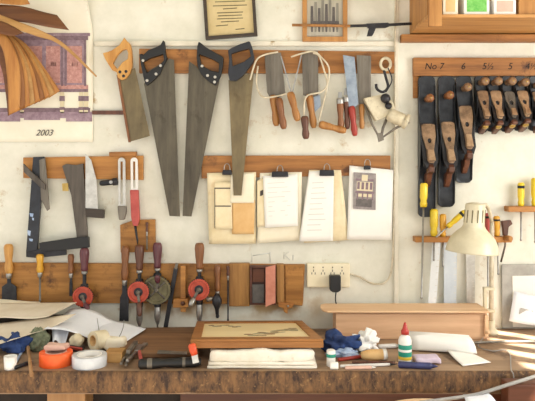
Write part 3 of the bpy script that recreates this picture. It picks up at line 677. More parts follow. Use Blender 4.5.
def drill(label, px, y0, yh, yw, rw, y1, hm, wm, crank, group='hand drills on the tool board', d=.045):
    k = (D-d)/F
    t = thing('hand_drill', label, 'drill', (W(px,y0,d).x, -d, W(px,y0,d).z), group, True)
    Lh = (yh-y0)*k; zw = -(yw-y0)*k; R = rw*k; L = (y1-y0)*k
    g = G(); g.lathe([(.012,0),(.017,.006),(.019,.02),(.017,Lh*.5),(.013,Lh*.8),(.015,Lh*.93),(.011,Lh)], (0,0,0), (0,0,-1), 16); obj('handle', g, hm, t)
    g = G(); g.lathe([(.012,0),(.012,.01),(.008,.014)], (0,0,-Lh), (0,0,-1), 12); obj('ferrule', g, 'steel', t)
    g = G(); g.tube([(0,0,-Lh), (0,0,-L*.72)], .0075, 10); g.lathe([(.014,0),(.016,.008),(.014,.02),(.008,.024)], (0,0,zw+R*1.15), (0,0,-1), 12); g.lathe([(.01,0),(.014,.01),(.012,.024),(.008,.03)], (0,0,zw-R*.9), (0,0,-1), 12); obj('frame', g, 'dark_iron', t)
    yw_ = -.02
    g = G(); g.lathe([(.006,0),(.012,.001),(.012,.006),(R*.28,.004),(R*.36,.003),(R*.8,.003),(R*.84,.007),(R,.007),(R,-.005),(R*.84,-.005),(R*.3,-.002),(.006,-.004)], (0,yw_,zw), (0,-1,0), 28, smooth=False, cap=False)
    w = obj('wheel', g, wm, t)
    g = G()
    for q in range(28):
        a = 2*PI*q/28; g.bar((math.cos(a)*R*.98,yw_-.001,zw+math.sin(a)*R*.98), (math.cos(a)*R*1.05,yw_-.001,zw+math.sin(a)*R*1.05), R*.1, .009)
    obj('gear_teeth', g, 'dark_iron', w)
    g = G(); g.lathe([(.007,.001),(.007,.009),(R*.42,.006),(R*.42,.002)], (0,yw_,zw), (0,-1,0), 20, smooth=False, cap=False); obj('hub', g, 'dark_iron' if wm == 'red_paint' else wm, w)
    if wm == 'olive_metal':
        g = G()
        for q in range(4):
            a = PI/4+q*PI/2; g.tube([(0,yw_-.006,zw),(math.cos(a)*R*.85,yw_-.006,zw+math.sin(a)*R*.85)], .004, 6)
        obj('spoke', g, 'grey_steel', w)
    cx, cz = crank[0]*k, crank[1]*k
    g = G(); g.bar((0,yw_-.012,zw), (cx,yw_-.016,zw-cz), .011, .005); g.lathe([(.008,0),(.009,.01),(.005,.014)], (0,yw_-.004,zw), (0,-1,0), 12); c = obj('crank', g, 'grey_steel', t, .001)
    kx, kz = crank[2]*k, crank[3]*k
    g = G(); a = Vector((cx,yw_-.018,zw-cz)); ax = Vector((kx,-.02,-kz)); Lk = ax.length
    g.lathe([(.006,0),(.01,Lk*.2),(.0115,Lk*.55),(.009,Lk*.85),(.005,Lk)], a, ax, 12); obj('crank_knob', g, hm if hm != 'brown_handle' else 'steel', c)
    g = G(); zc = -L*.72; g.lathe([(.009,0),(.0125,.008),(.0125,L*.16),(.009,L*.2),(.004,L*.24),(.003,L*.28)], (0,0,zc), (0,0,-1), 12); obj('chuck', g, 'steel', t)
drill('hand drill with a plum handle and red wheel, above the white paper', 84.5, 248, 271, 295.5, 10, 330, 'purple_handle', 'red_paint', (3,6,5,5))
drill('hand drill with a dark handle and red wheel, touching the olive-wheeled drill', 139.5, 245, 270, 291, 10.5, 330, 'dark_handle', 'red_paint', (1.5,9,1.5,13))
drill('hand drill with a purple-black handle and a large olive wheel', 157.5, 242.5, 268, 289, 14, 328, 'purple_handle', 'olive_metal', (2,-8,0,-8), d=.028)
drill('hand drill with a brown handle and red wheel, rightmost of the drills', 199.5, 243, 269, 288.5, 10.5, 326, 'brown_handle', 'red_paint', (-4,7,-4,8))

# ------------------------------------------------------------------ power strip
t = thing('power_strip', 'cream four-socket power strip screwed to the wall above the long wooden box', 'socket', W(328,288,.02))
g = G(); g.pp(rectp(307,263.5,350,287.5), 0, .022); obj('housing', g, 'cream_plastic', t, .004)
for x in (313.5,323,332.5,342):
    g = G(); p = W(x,272.5,.022)
    for a in (90,210,330):
        q = p + Vector((math.cos(math.radians(a))*.0075, 0, math.sin(math.radians(a))*.0075)); g.box(q.x-.0014,q.x+.0014,-.0228,-.0216,q.z-.004,q.z+.004)
    g.box(p.x-.002,p.x+.002,-.024,-.0216,p.z+.018,p.z+.023)
    obj('socket', g, 'ink', t)
t = thing('power_plug', 'black plug adapter pushed into the power strip with its thin lead hanging', 'plug', W(335.5,294,.05))
g = G(); g.pp([(330,276),(341,276),(341,290.5),(338,292.5),(333,292.5),(330,290.5)], .022, .06); obj('body', g, 'black_plastic', t, .003)
g = G(); g.tube(spline([W(336,292,.045), W(335.5,300,.045), W(337,306,.05)],4), .0025); obj('lead', g, 'black_plastic', t)
g = G(); g.tube(spline([W(350,274,.012), W(360,277,.012), W(371,283,.012), W(384,283,.012), W(391,272,.014), W(393,245,.018), W(394,190,.018), W(394.6,150,.018), W(395,90,.018), W(395.5,-10,.018)],6), .0035)
tag(obj('extension_lead', g, 'white_wire'), 'white flex looping from the power strip up along the wall batten', 'cord')
# pencil marks on the paint
g = G()
for pl in ([(252,253),(252,262)],[(253,255.5),(270,253)],[(270,252),(270.5,262)],[(284,252),(284,259)],[(289,252),(284.5,255),(290,260)],[(293,255),(293,260)]):
    g.tube([W(x,y,.001) for x,y in pl], .0016, 5)
o = struct('trim_3', g, 'ink_faint')

# ------------------------------------------------------------------ papers with bulldog clips
board('paper_rail', 'brown wooden rail with the clipped papers hanging from it', [(201.5,155.5),(390.5,155.5),(390.5,175),(201.5,178.5)], .018, 'rack_wood')
def clip(label, x, y, w, h):
    t = thing('bulldog_clip', label, 'clip', W(x, y+h, .045), 'clips on the paper rail')
    g = G(); g.pp([(x-w/2,y),(x+w/2,y),(x+w/2+.5,y+h),(x-w/2-.5,y+h)], .026, .046); obj('jaw', g, 'dark_iron', t, .003)
    g = G(); g.tube(spline([W(x-3,y,.045), W(x-2.5,y-4,.042), W(x-1,y-6,.04), W(x+1,y-6,.04), W(x+2.5,y-4,.042), W(x+3,y,.045)],4), .0016, 6); obj('wire_arm', g, 'steel', t)
clip('dark bulldog clip on the yellowed pattern sheets, half behind the saw tip', 227, 170, 9, 5)
clip('dark bulldog clip on the white note pad', 280, 171.5, 16, 5.5)
clip('dark bulldog clip on the slanting sheets', 327, 170, 14, 6)
clip('small steel clip on the sheet with the furniture photo', 367.5, 165.5, 6, 4)
def papersheet(name, label, quad, d, m, cat='paper', curl=.006, marks=None, group='sheets on the paper rail', mk='ink_faint'):
    tl, tr, br, bl = quad
    def pt(u, v):
        x = (tl[0]*(1-u)+tr[0]*u)*(1-v)+(bl[0]*(1-u)+br[0]*u)*v; y = (tl[1]*(1-u)+tr[1]*u)*(1-v)+(bl[1]*(1-u)+br[1]*u)*v
        return W(x, y, d + curl*(v*v + .5*math.sin(u*5+quad[0][0])*v))
    t = thing(name, label, cat, W((bl[0]+br[0])/2,(bl[1]+br[1])/2,d), group)
    g = G(); g.sheet([[pt(j/12,i/12) for j in range(13)] for i in range(13)], .001, (0,-1,0)); obj('sheet', g, m, t)
    if marks:
        g = G()
        for mm in marks:
            u0,v0,u1,v1 = mm
            c = [pt(u0,v0),pt(u1,v0),pt(u1,v1),pt(u0,v1)]
            g.poly([p+Vector((0,-.001,0)) for p in c], (0,.0006,0))
        obj('writing', g, mk, t)
    return t
papersheet('pattern_sheet', 'large aged cream backing card under the yellowed pattern', [(207,173),(256,172),(256,243.5),(209,244)], .022, 'paper_aged')
papersheet('pattern_sheet', 'orange-tan square card hanging low on the cream backing card', [(232,199),(255,200),(254,234),(232,234)], .031, 'card_tan')
papersheet('pattern_sheet', 'cream card beside the saw tip, upper right on the backing card', [(231,174),(254,173),(254,203),(230,203)], .034, 'paper_cream', curl=.002)
papersheet('pattern_sheet', 'narrow tan card with two ruled slots hanging left of the saw tip', [(214.5,182),(231,182),(232.5,229),(214.5,229)], .033, 'paper_aged', marks=[(0,.12,.95,.145),(0,.5,.95,.525),(.0,.14,.03,.98)], mk='ink')
papersheet('paper_sheet', 'large cream sheet behind the white note pad, with bent lower edge', [(260,173),(302,172),(301,240),(257,243.5)], .022, 'paper_cream')
papersheet('paper_sheet', 'aged sheet edge showing left of the white note pad', [(257,181),(270,174),(268,225),(257,227)], .027, 'paper_aged', marks=[(.25,.25,.5,.36)], mk='ink')
papersheet('note_pad', 'white note pad with faint writing clipped on the cream sheet', [(263,176),(297.5,174),(298,226),(265,228)], .034, 'paper_white', marks=[(.12,.14+k*.09,.12+.5+.25*((k*7)%3)/3,.152+k*.09) for k in range(8)])
papersheet('paper_sheet', 'aged slanting sheet with a frayed right edge behind the typed page', [(309,170),(341,170),(349,240),(304,243)], .022, 'paper_aged')
papersheet('paper_sheet', 'white typed page hanging askew in front of the aged slanting sheet', [(309,171.5),(334,170),(333,241),(299,241.5)], .033, 'paper_white', marks=[(.18+.02*(k%2),.16+k*.075,.6+.2*((k*5)%4)/4,.172+k*.075) for k in range(10)])
t = papersheet('paper_sheet', 'bright white sheet with a grey furniture photo, rightmost on the rail', [(349.5,165.5),(393.5,170),(391.5,240),(347,239.5)], .028, 'paper_white')
g = G()
def pg(x0,y0,x1,y1,m,e=.0): g.mi = m; d_=.0335+e; g.pp([(x0,y0+.06*(x0-350)),(x1,y0+.06*(x1-350)),(x1-.4,y1+.06*(x1-350)),(x0-.4,y1+.06*(x0-350))], d_-.0008, d_)
pg(353.5,172,376,208.5,0); pg(356,178,374,180,2,.0004); pg(357,181,373,190,1,.0004); pg(362,174,368,180,1,.0006)
for k in range(4): pg(357.5+k*4.2,181.5,360+k*4.2,188.5,2,.0008)
pg(355.5,190.5,374.5,192.5,2,.0006); pg(357,193,373,196,1,.0004); pg(356,198,372,206,3,.0004)
for k in range(4): pg(357+k*5,192,358.4+k*5,199,2,.0009)
obj('photo', g, ['print_grey','print_cream','print_mauve','print_dark'], t)

# ------------------------------------------------------------------ screwdriver shelf, rulers, right
def shelf(label, x0, x1, y0, y1, dd):
    g = G(); X0, X1 = W(x0,0,dd).x, W(x1,0,dd).x; g.box(X0, X1, -dd, 0, W(0,y1,dd).z, W(0,y0,dd).z)
    return tag(obj('tool_shelf', g, 'orange_wood', None, .002), label, 'shelf')
shelf('narrow wooden tool shelf behind the desk lamp', 415.5, 512, 237, 242.5, .05)
shelf('short wooden tool shelf near the right edge of the photo', 508.5, 560, 206.5, 212, .05)
def sd(label, px, y0, yh, y1, r, hm, lean=0, d=.035, rod=.0035, two=None):
    t = thing('screwdriver', label, 'screwdriver', W(px+lean,y1,d), 'screwdrivers on the right shelves')
    a, e = W(px,y0,d), W(px+lean,y1,d); ax = (e-a).normalized(); L = (e-a).length*(yh-y0)/(y1-y0)
    g = G(); g.lathe([(r*.7,0),(r,.006),(r,L*.6),(r*.75,L*.75),(r*.95,L*.85),(r*.8,L)], a, ax, 8); h = obj('handle', g, hm, t)
    if two:
        g = G(); g.lathe([(r*1.03,.012),(r*1.03,L*.25)], a, ax, 8); obj('grip_band', g, two, h)
    g = G(); g.lathe([(rod,0),(rod,(e-a).length-L-.008),(rod*1.5,(e-a).length-L-.004),(rod*.7,(e-a).length-L)], a+ax*(L-.004), ax, 8); obj('shaft', g, 'steel', t)
sd('long yellow screwdriver hanging over the foot of the longest plane', 424, 183, 207, 300, .0155, 'yellow_plastic', -2.5, d=.075, rod=.0038)
sd('yellow screwdriver left on the shelf behind the lamp', 434, 209, 236, 262, .016, 'yellow_plastic')
sd('amber screwdriver beside the yellow one on the shelf behind the lamp', 443, 214, 237, 268, .013, 'amber_plastic', 0)
sd('yellow and black screwdriver leaning behind the lamp shade, left side', 465, 211.5, 227, 238, .012, 'yellow_plastic', -30, d=.06, two='black_plastic')
sd('red and black screwdriver just right of the lamp shade top', 488, 213, 234, 290, .012, 'red_plastic', 0, two='black_plastic')
sd('amber and black screwdriver second right of the lamp shade', 496.5, 216, 236, 276, .013, 'amber_plastic', 2, two='black_plastic')
sd('yellow screwdriver on the short shelf at the right edge', 521, 182.5, 206, 242, .014, 'yellow_plastic', 0, two='black_plastic')
sd('pale yellow screwdriver cut by the right edge of the photo', 535, 178, 206, 244, .016, 'yellow_plastic')
t = thing('mallet', 'small dark headed tool with a wooden peg right of the lamp', 'mallet', W(506,245,.05))
g = G(); g.pp([(502,221),(511,220),(513,224),(509,227),(508,236),(504,236),(503,227)], .026, .046); obj('head', g, 'dark_handle', t, .003)
g = G(); g.lathe([(.009,0),(.012,.012),(.01,.03)], W(505,238,.05), (.5,-1,0), 10); obj('peg', g, 'tan_handle', t)
g = G(); g.tube([W(506,236,.036), W(505,246,.036), W(501,262,.036)], .004, 8); obj('shaft', g, 'grey_steel', t)
def ruler(label, q, m, d=.02, sp=None):
    t = thing('ruler', label, 'ruler', W(q[3][0], q[3][1], d), 'rulers standing on the bench behind the wooden box')
    g = G(); g.pp(q, d-.003, d); obj('blade', g, m, t)
    g = G(); n = 14
    for k in range(n):
        v = (k+.5)/n; x = q[1][0]*(1-v)+q[2][0]*v; y = q[1][1]*(1-v)+q[2][1]*v
        g.pp([(x-2.6,y),(x-.3,y),(x-.3,y+.6),(x-2.6,y+.6)], d, d+.0006)
    obj('marking', g, 'ink_faint', t)
ruler('white ruler leaning, left of the pair behind the wooden box', [(433,238),(441,238),(434.5,326),(426.5,326)], 'ruler_white', .034)
ruler('wide pale bluish ruler standing beside the leaning white one', [(444,241),(457,241),(456,326),(444,326)], 'ruler_blue')
ruler('grey steel ruler hanging behind the lamp shade', [(466,252),(475,252),(475,326),(467,326)], 'pale_steel')
# grey framed sheet
t = thing('display_board', 'grey bordered board with white sheets standing on the bench at the right edge', 'board', W(520,335,.03))
g = G(); g.pp([(502,264.5),(570,264),(570,328.5),(502.5,328.5)], .004, .014); obj('backing', g, 'grey_card', t, .001)
g = G(); g.pp([(512.5,276),(570,275),(570,327),(513,327)], .014, .0165); obj('sheet', g, 'paper_white', t)
g = G(); g.quad([W(514,291,.03), W(545,298,.02), W(545,326,.05), W(509,321,.055)], 8, 8, lambda u,v:(0,-.02*math.sin(u*3),0)); obj('loose_sheet', g, 'paper_blue', t)
g = G(); g.pp([(521,308),(533,311),(532,318),(519,314)], .058, .06); obj('print', g, 'grey_card', t)

# ------------------------------------------------------------------ workbench
t = thing('workbench', 'massive old wooden workbench with a scarred front edge across the whole photo', 'workbench', (0,-.3,0))
YF = -.55
g = G(); g.box(-1.35, 1.45, YF+.012, -.002, ZT-.075, ZT); obj('top', g, 'bench_wood', t, .004)
g = G()
n = 120; rows = 7; grid = []
for i in range(rows+1):
    z = ZT - .0005 - .068*i/rows; row = []
    for j in range(n+1):
        x = -1.35 + 2.8*j/n
        amp = .004*noise.noise(Vector((x*9,z*20,0))) + .003*noise.noise(Vector((x*30,z*40,3)))
        ed = .006*(1 if i in (0,rows) else 0)
        row.append(Vector((x, YF + ed - abs(amp)*(-1), z + (.003*noise.noise(Vector((x*14,7,0))) if i == rows else 0))))
    grid.append(row)
g.sheet(grid, .016, (0,-1,0)); obj('front_edge', g, 'bench_edge', t)
for px in (66, 640, -140):
    x = W(px,0,.5).x
    for y0 in (-.5, -.12):
        g = G(); g.box(x-.062, x+.062, y0, y0+.1, 0, ZT-.075); obj('leg', g, 'leg_wood', t, .004)
g = G(); g.box(-.29, 1.3, -.44, -.41, ZT-.2, ZT-.0755); obj('rail', g, 'reddish_wood', t, .003)
g = G(); g.box(-1.3, -.29, -.40, -.38, .28, ZT-.0755); obj('back_panel', g, 'under_bench_shade', t, .003)  # added dark sheet, stands in for the shade under the bench at left
g = G(); g.box(-1.3, 1.4, -.45, -.05, .25, .28); obj('lower_shelf', g, 'dark_plank', t, .003)
# vise jaw, hose, stool in front
t = thing('vise', 'dark reddish wooden vise jaw at the right front corner of the bench', 'vise', (B(520,380).x,-.6,.7))
x0 = (508-CX)*1.96/F
g = G(); g.box(x0, x0+.36, -.64, -.575, .60, .838); obj('jaw', g, 'reddish_wood', t, .006)
g = G(); g.tube([(x0+.18,-.565,.72),(x0+.18,-.72,.72)], .018, 12); obj('screw', g, 'steel', t)
g = G(); g.tube([(x0+.18,-.70,.60),(x0+.18,-.70,.84)], .009, 10); obj('handle', g, 'dark_handle', t)
t = thing('stool', 'round pale wooden stool tucked in front of the bench, mostly below the photo', 'stool', ((436-CX)*1.8/F,-.8,0))
sx = (436-CX)*1.8/F
g = G(); g.lathe([(.15,0),(.168,.006),(.172,.02),(.168,.034),(.15,.04)], (sx,-.8,.76), (0,0,1), 40); obj('seat', g, 'stool_wood', t)
for a in (45,135,225,315):
    c, s_ = math.cos(math.radians(a)), math.sin(math.radians(a)); g = G(); g.tube([(sx+.1*c,-.8+.1*s_,.765),(sx+.17*c,-.8+.17*s_,0)], .017, 10); obj('leg', g, 'stool_wood', t)
g = G()
for k in range(4):
    a, b = math.radians(45+90*k), math.radians(135+90*k); g.tube([(sx+.145*math.cos(a),-.8+.145*math.sin(a),.27),(sx+.145*math.cos(b),-.8+.145*math.sin(b),.27)], .009, 8)
obj('stretcher', g, 'stool_wood', t)
g = G(); g.tube(spline([(sx-.02,-.70,.806), (sx+.05,-.68,.807), (.62,-.668,.818), (.72,-.66,.845), (.82,-.62,.858), (.92,-.56,.862), (1.05,-.45,.853), (1.3,-.40,.853)],6), .0055, 10)
tag(obj('hose', g, 'grey_rubber'), 'grey hose running from the stool up over the vise onto the bench', 'hose')
g = G(); g.quad([Vector((.585,-.655,.812)), Vector((.66,-.655,.818)), Vector((.665,-.73,.806)), Vector((.575,-.73,.8025))], 6, 6, lambda u,v:(0,0,.004*math.sin(v*3)))
tag(obj('paper_sheet', g, 'paper_blue'), 'small bluish white paper on the right rim of the stool', 'paper')

# ------------------------------------------------------------------ desk lamp
lp = B(491, 334)
ly = lp.y
t = thing('desk_lamp', 'cream enamel desk lamp with a slotted dome shade on a thin pole', 'lamp', (lp.x, ly, ZT))
def LW(px, py, dd): return W(px, py, dd)
d0 = -ly
g = G(); g.lathe([(.027,0),(.027,.012),(.02,.02),(.014,.024),(.014,.05),(.008,.052)], (lp.x,ly,ZT), (0,0,1), 24); obj('base', g, 'cream_enamel', t)
g = G(); g.tube([(lp.x,ly,ZT+.04), (lp.x+.004,ly,W(0,222,d0).z)], .0085, 10); obj('pole', g, 'white_wire', t)
g = G(); z0 = W(0,311,d0).z; z1 = W(0,288,d0).z; g.box(lp.x-.03, lp.x-.018, ly-.008, ly+.008, z0, z1); g.box(lp.x-.03, lp.x+.012, ly-.011, ly+.011, z0-.004, z0+.008); g.box(lp.x-.03, lp.x+.012, ly-.011, ly+.011, z1-.008, z1+.004); obj('bracket', g, 'cream_enamel', t, .002)
ds = .22
ctop = LW(475.5, 204, ds); cb = LW(472, 252, ds)
ax = (cb-ctop).normalized(); Ls = (cb-ctop).length; kk = (D-ds)/F
g = G(); g.tube(spline([Vector((lp.x+.004,ly,W(0,222,d0).z)), (Vector((lp.x,ly,W(0,216,d0).z))+ctop)/2+Vector((.01,0,.02)), ctop+ax*.03],6), .007, 10); obj('arm', g, 'white_wire', t)
R1, R2 = 9.7*kk, 25.5*kk
g = G(); pr_ = [(R1*.8,-.002),(R1*.95,0),(R1,.006),(R1*1.06,Ls*.44),(R1*1.2,Ls*.5),(R2*.62,Ls*.58),(R2*.84,Ls*.7),(R2*.95,Ls*.84),(R2,Ls*.97),(R2*1.02,Ls),(R2*.98,Ls),(R2*.92,Ls*.84),(R2*.8,Ls*.7),(R2*.58,Ls*.6),(R1*.9,Ls*.5),(R1*.9,.01),(R1*.3,.008)]
g.lathe(pr_, ctop, ax, 40, cap=False); g.lathe([(R1*.82,-.002),(R1*.3,-.006),(.001,-.006)], ctop, ax, 24, cap=False); sh = obj('shade', g, 'cream_enamel', t)
g = G()
for q in range(12):
    a = 2*PI*q/12; c = ctop + Vector((math.cos(a)*R1*1.02, math.sin(a)*R1*1.02, 0))
    g.bar(c+ax*Ls*.12, c+ax*Ls*.38, .004, .003, Vector((math.cos(a),math.sin(a),0)))
obj('vent_slot', g, 'olive_metal', sh)
g = G(); g.lathe([(.014,0),(.014,.03),(.02,.045),(.028,.065),(.028,.08),(.016,.1),(.002,.104)], ctop+ax*Ls*.35, ax, 16); obj('bulb', g, 'white_plastic', t)

# ------------------------------------------------------------------ long wooden box and things right of centre
t = thing('long_wooden_box', 'long pinkish wooden box standing against the wall behind the glue bottle', 'box', (.54,-.1,ZT))
g = G(); g.box(.257,.824,-.16,-.145,ZT,.943); g.box(.257,.824,-.055,-.04,ZT,.943); g.box(.257,.272,-.145,-.055,ZT,.943); g.box(.809,.824,-.145,-.055,ZT,.943); g.box(.272,.809,-.145,-.055,ZT,ZT+.012); obj('body', g, 'pale_wood', t, .0015)
g = G()
pz = [(.203,-.1),(.207,-.15),(.222,-.175),(.829,-.18),(.829,-.035),(.222,-.04),(.207,-.06)]
g.poly([Vector((x,y,.9475)) for x,y in pz], (0,0,.008)); obj('lid', g, 'pale_plank', t, .003)
g = G(); g.box(.812,.826,-.172,-.1605,ZT+.01,.938); g.lathe([(.006,0),(.008,.006),(.003,.01)], (.822,-.172,ZT+.03), (0,-1,0), 10); obj('bracket', g, 'pale_plank', t, .002)
t = thing('paper_roll', 'thick roll of white paper lying in front of the long wooden box', 'paper roll', B(436,350))
a = B(404,348)+Vector((0,0,.031)); b = B(469,352)+Vector((0,0,.029)); Lr = (b-a).length
g = G(); g.lathe([(.006,.002),(.026,.002),(.030,0),(.0305,Lr*.5),(.029,Lr),(.026,Lr-.003),(.007,Lr-.003)], a, b-a, 28, cap=False); obj('roll', g, 'paper_white', t)
g = G(); g.quad([a+Vector((.02,-.012,.0285)), b+Vector((0,-.012,.0275)), b+Vector((.012,-.05,-.02)), a+Vector((.02,-.04,-.027))], 8, 8, lambda u,v:(0,-.012*math.sin(v*PI),.006*math.sin(v*PI))); obj('loose_edge', g, 'paper_white', t)
g = G()
for u in (.3,.93): g.lathe([(.002,0),(.002,.0012)], a.lerp(b,u)+Vector((0,-.029,.014)), (0,-.9,.4), 8)
obj('hole', g, 'ink', t)
p = B(405, 363)
t = thing('glue_bottle', 'white glue bottle with a green label and red nozzle cap', 'bottle', p)
g = G(); g.lathe([(.019,0),(.0215,.004),(.0215,.075),(.018,.086),(.011,.092),(.011,.096)], p, (0,0,1), 24); obj('body', g, 'white_plastic', t)
g = G(); g.lathe([(.0216,.022),(.0219,.023),(.0219,.062),(.0216,.063)], p, (0,0,1), 24, cap=False); l = obj('label', g, 'label_green', t)
g = G(); g.lathe([(.0217,.014),(.0221,.015),(.0221,.024),(.0217,.025)], p, (0,0,1), 24, cap=False); obj('stripe', g, 'label_yellow', l)
g = G(); g.lathe([(.022,.04),(.0222,.041),(.0222,.047),(.022,.048)], p, (0,0,1), 24, cap=False); obj('band', g, 'white_plastic', l)
g = G(); g.lathe([(.013,.095),(.013,.107),(.009,.112),(.006,.125),(.003,.134)], p, (0,0,1), 16); obj('cap', g, 'cap_red', t)
# crumpled things
p = B(341, 354); g = G(); g.blob(p+Vector((0,.02,.028)), (.056,.04,.032), .9, 3, 4, 3, ZT+.001)
tag(obj('blue_rag', g, ['cloth_blue']), 'crumpled dark blue rag right of the framed panel', 'rag')
p = B(350, 357); g = G(); g.blob(p+Vector((-.02,.01,.012)), (.05,.03,.012), .7, 4, 4, 8, ZT+.001)
tag(obj('pale_rag', g, 'cloth_pale_blue'), 'pale blue crumpled wrapper below the dark blue rag', 'rag')
p = B(366, 352); g = G(); g.blob(p+Vector((0,.01,.03)), (.04,.032,.034), 1.0, 4, 4, 5, ZT+.001)
tag(obj('crumpled_tissue', g, 'tissue'), 'ball of crumpled white tissue in front of the long wooden box', 'tissue')
def cyl_thing(name, cat, label, a, b, prof, m, n=16, cap=None, group=None):
    t = thing(name, label, cat, a, group); g = G(); g.lathe(prof, a, Vector(b)-Vector(a), n); obj('body', g, m, t)
    if cap: g = G(); g.lathe(cap[0], a, Vector(b)-Vector(a), n); obj('cap', g, cap[1], t)
    return t
a = B(361,361)+Vector((0,0,.019)); b = B(386,360)+Vector((0,0,.019)); L = (b-a).length
cyl_thing('glue_tube','tube','amber glue tube with a white cap lying below the tissue', a, b, [(.004,0),(.012,.003),(.0185,.03),(.0185,L*.86),(.012,L*.9)], 'card_tan', 18, ([(.0188,L*.85),(.0192,L*.86),(.0192,L),(.016,L*1.01)],'white_plastic'))
p = B(331,366); cyl_thing('white_jar','jar','small white jar in front of the blue rag', p, p+Vector((0,0,.1)), [(.013,0),(.0145,.002),(.0145,.05),(.012,.053)], 'white_plastic', 18, ([(.0148,.03),(.0152,.031),(.0152,.04),(.0148,.041)],'label_green'))
p = B(333,369); cyl_thing('small_pot','pot','low white pot lying on its side by the white jar', p+Vector((-.01,-.005,.012)), p+Vector((.03,-.005,.012)), [(.010,0),(.0118,.002),(.0118,.024),(.010,.026)], 'white_plastic')
def pen(name, cat, label, A, Bq, r, m, tip=None, tm='ink', zoff=None, group=None):
    z = zoff if zoff is not None else r
    a = B(*A)+Vector((0,0,z+.001)); b = B(*Bq)+Vector((0,0,z+.001)); L = (b-a).length
    t = thing(name, label, cat, a, group); g = G(); g.lathe([(r*.6,0),(r,.003),(r,L*.8),(r*.7,L*.86)], a, b-a, 10); obj('barrel', g, m, t)
    g = G(); g.lathe([(r*.68,L*.855),(r*.3,L*.96),(r*.08,L)], a, b-a, 10); obj('tip', g, tm, t)
pen('pencil','pencil','reddish pencil lying between the jar and the glue tube', (338,362), (366,358), .006, 'red_handle', tm='pale_wood')
pen('paint_brush','brush','thin brush with white middle lying along the bench front', (340,368), (398,366), .005, 'white_tube', tm='dark_iron')
pen('pencil','pencil','dark slim pencil lying under the glue tube', (352,364), (402,364.5), .005, 'dark_handle', tm='pale_wood')
pen('brush','brush','pinkish brush handle at the bench front', (345,370), (376,369.5), .006, 'pinkish', tm='white_plastic')
pen('marker','marker','thick navy marker lying in front of the glue bottle', (398,368), (438,370), .0105, 'navy_plastic', tm='navy_plastic')
pen('white_tube','tube','white tube lying behind the tissue by the long box', (378,349), (400,348), .008, 'white_tube', tm='white_tube')
g = G(); p = B(428,364); g.soft(p.x-.042, p.x+.042, p.y-.008, p.y+.05, ZT+.001, ZT+.02, .005, 30, 4, .35)
tag(obj('soft_packet', g, 'lilac'), 'pale lilac packet behind the navy marker', 'packet')
t_ = [B(447,355.5)+Vector((0,0,.006)), B(472,354.5)+Vector((0,0,.004)), B(491,363.5)+Vector((0,0,.003)), B(463,367)+Vector((0,0,.003))]
g = G(); g.quad(t_, 8, 8, lambda u,v:(0,0,.012*(1-u)*(1-v)**2))
tag(obj('paper_sheet', g, 'paper_white'), 'white note lying flat on the bench right of the lilac packet', 'paper')
g = G(); g.tube(spline([B(462,346)+Vector((0,0,.009)), B(500,344)+Vector((0,0,.009)), B(540,344)+Vector((0,0,.009)), B(580,345)+Vector((0,0,.009))],5), .005, 10)
tag(obj('metal_rod', g, 'grey_steel'), 'straight grey rod lying across the sunlit end of the bench', 'rod')
g = G(); g.tube(spline([Vector((lp.x-.03,ly-.03,ZT+.004)), B(478,347)+Vector((0,0,.004)), B(492,352)+Vector((0,0,.004)), B(504,351)+Vector((0,0,.004)), B(510,356)+Vector((0,0,.004)), B(511,371)+Vector((0,0,.006)), Vector((B(511,371).x,-.562,ZT-.01)), Vector((B(511,371).x,-.566,ZT-.09)), Vector((B(511,371).x,-.56,.55))],6), .0018, 8)
tag(obj('lamp_cord', g, 'grey_rubber'), 'thin lamp cord winding over the bench end and down its front', 'cord')

# ------------------------------------------------------------------ framed panel on folded cloth
t = thing('folded_cloth', 'stack of folded off-white cloth at the front of the bench under the framed panel', 'cloth', (B(262,368).x,-.4,ZT))
xa, xb = (208-CX)*2.08/F, (316-CX)*2.08/F
for k,(z0,z1,e,n_,am) in enumerate(((ZT+.0005,ZT+.010,.004,0,.003),(ZT+.009,ZT+.020,.001,3,.004),(ZT+.018,ZT+.059,-.006,6,.009))):
    g = G(); g.soft(xa-e, xb+e-.002*k, -.522+.004*k, -.36, z0, z1, am, 15+4*k, n_, .48 if k < 2 else .3)
    for v in g.bm.verts: v.co.z = ZT+.0005 + max(0, v.co.z-ZT-.0005)*(1-(v.co.y+.522)*1.9)
    obj('fold', g, 'cloth_white', t)
bl, br = W(197,323,.085), W(302,322.5,.085); fr, fl = W(323.5,341.5,.5), W(190.5,342,.5)
t = thing('framed_panel', 'inlaid cream panel in a brown wooden frame lying on the folded cloth', 'panel', (bl+br+fr+fl)/4)
def FP(u, v, h=0):
    n = (br-bl).cross(fl-bl).normalized()
    n = n if n.z > 0 else -n
    return bl.lerp(br,u).lerp(fl.lerp(fr,u),v) + n*h
g = G(); g.slab([FP(0,0),FP(1,0),FP(1,1),FP(0,1)], .02); obj('back_board', g, 'frame_wood', t, .002)
q = (.075,.925,.09,.885)
g = G()
c = [FP(0,0),FP(1,0),FP(1,1),FP(0,1)]; hh = [FP(q[0],q[2]),FP(q[1],q[2]),FP(q[1],q[3]),FP(q[0],q[3])]
g.poly(c, FP(0,0,.008)-FP(0,0), [hh]); obj('frame', g, 'frame_wood', t, .002)
g = G(); g.poly([FP(q[0],q[2],.0005),FP(q[1],q[2],.0005),FP(q[1],q[3],.0005),FP(q[0],q[3],.0005)], FP(0,0,.002)-FP(0,0)); obj('veneer_field', g, 'veneer_cream', t)
g = G(); rnd = random.Random(3)
def leaf(u, v, a, L, w, mi):
    g.mi = mi; P_ = []
    for k in range(10):
        th = 2*PI*k/10; x = L*math.cos(th)*.5; y = w*math.sin(th)*.5*(1+.25*math.cos(th))
        P_.append(FP(u + x*math.cos(a)-y*math.sin(a), v + x*math.sin(a)+y*math.cos(a), .0026))
    g.poly(P_, FP(0,0,.0006)-FP(0,0))
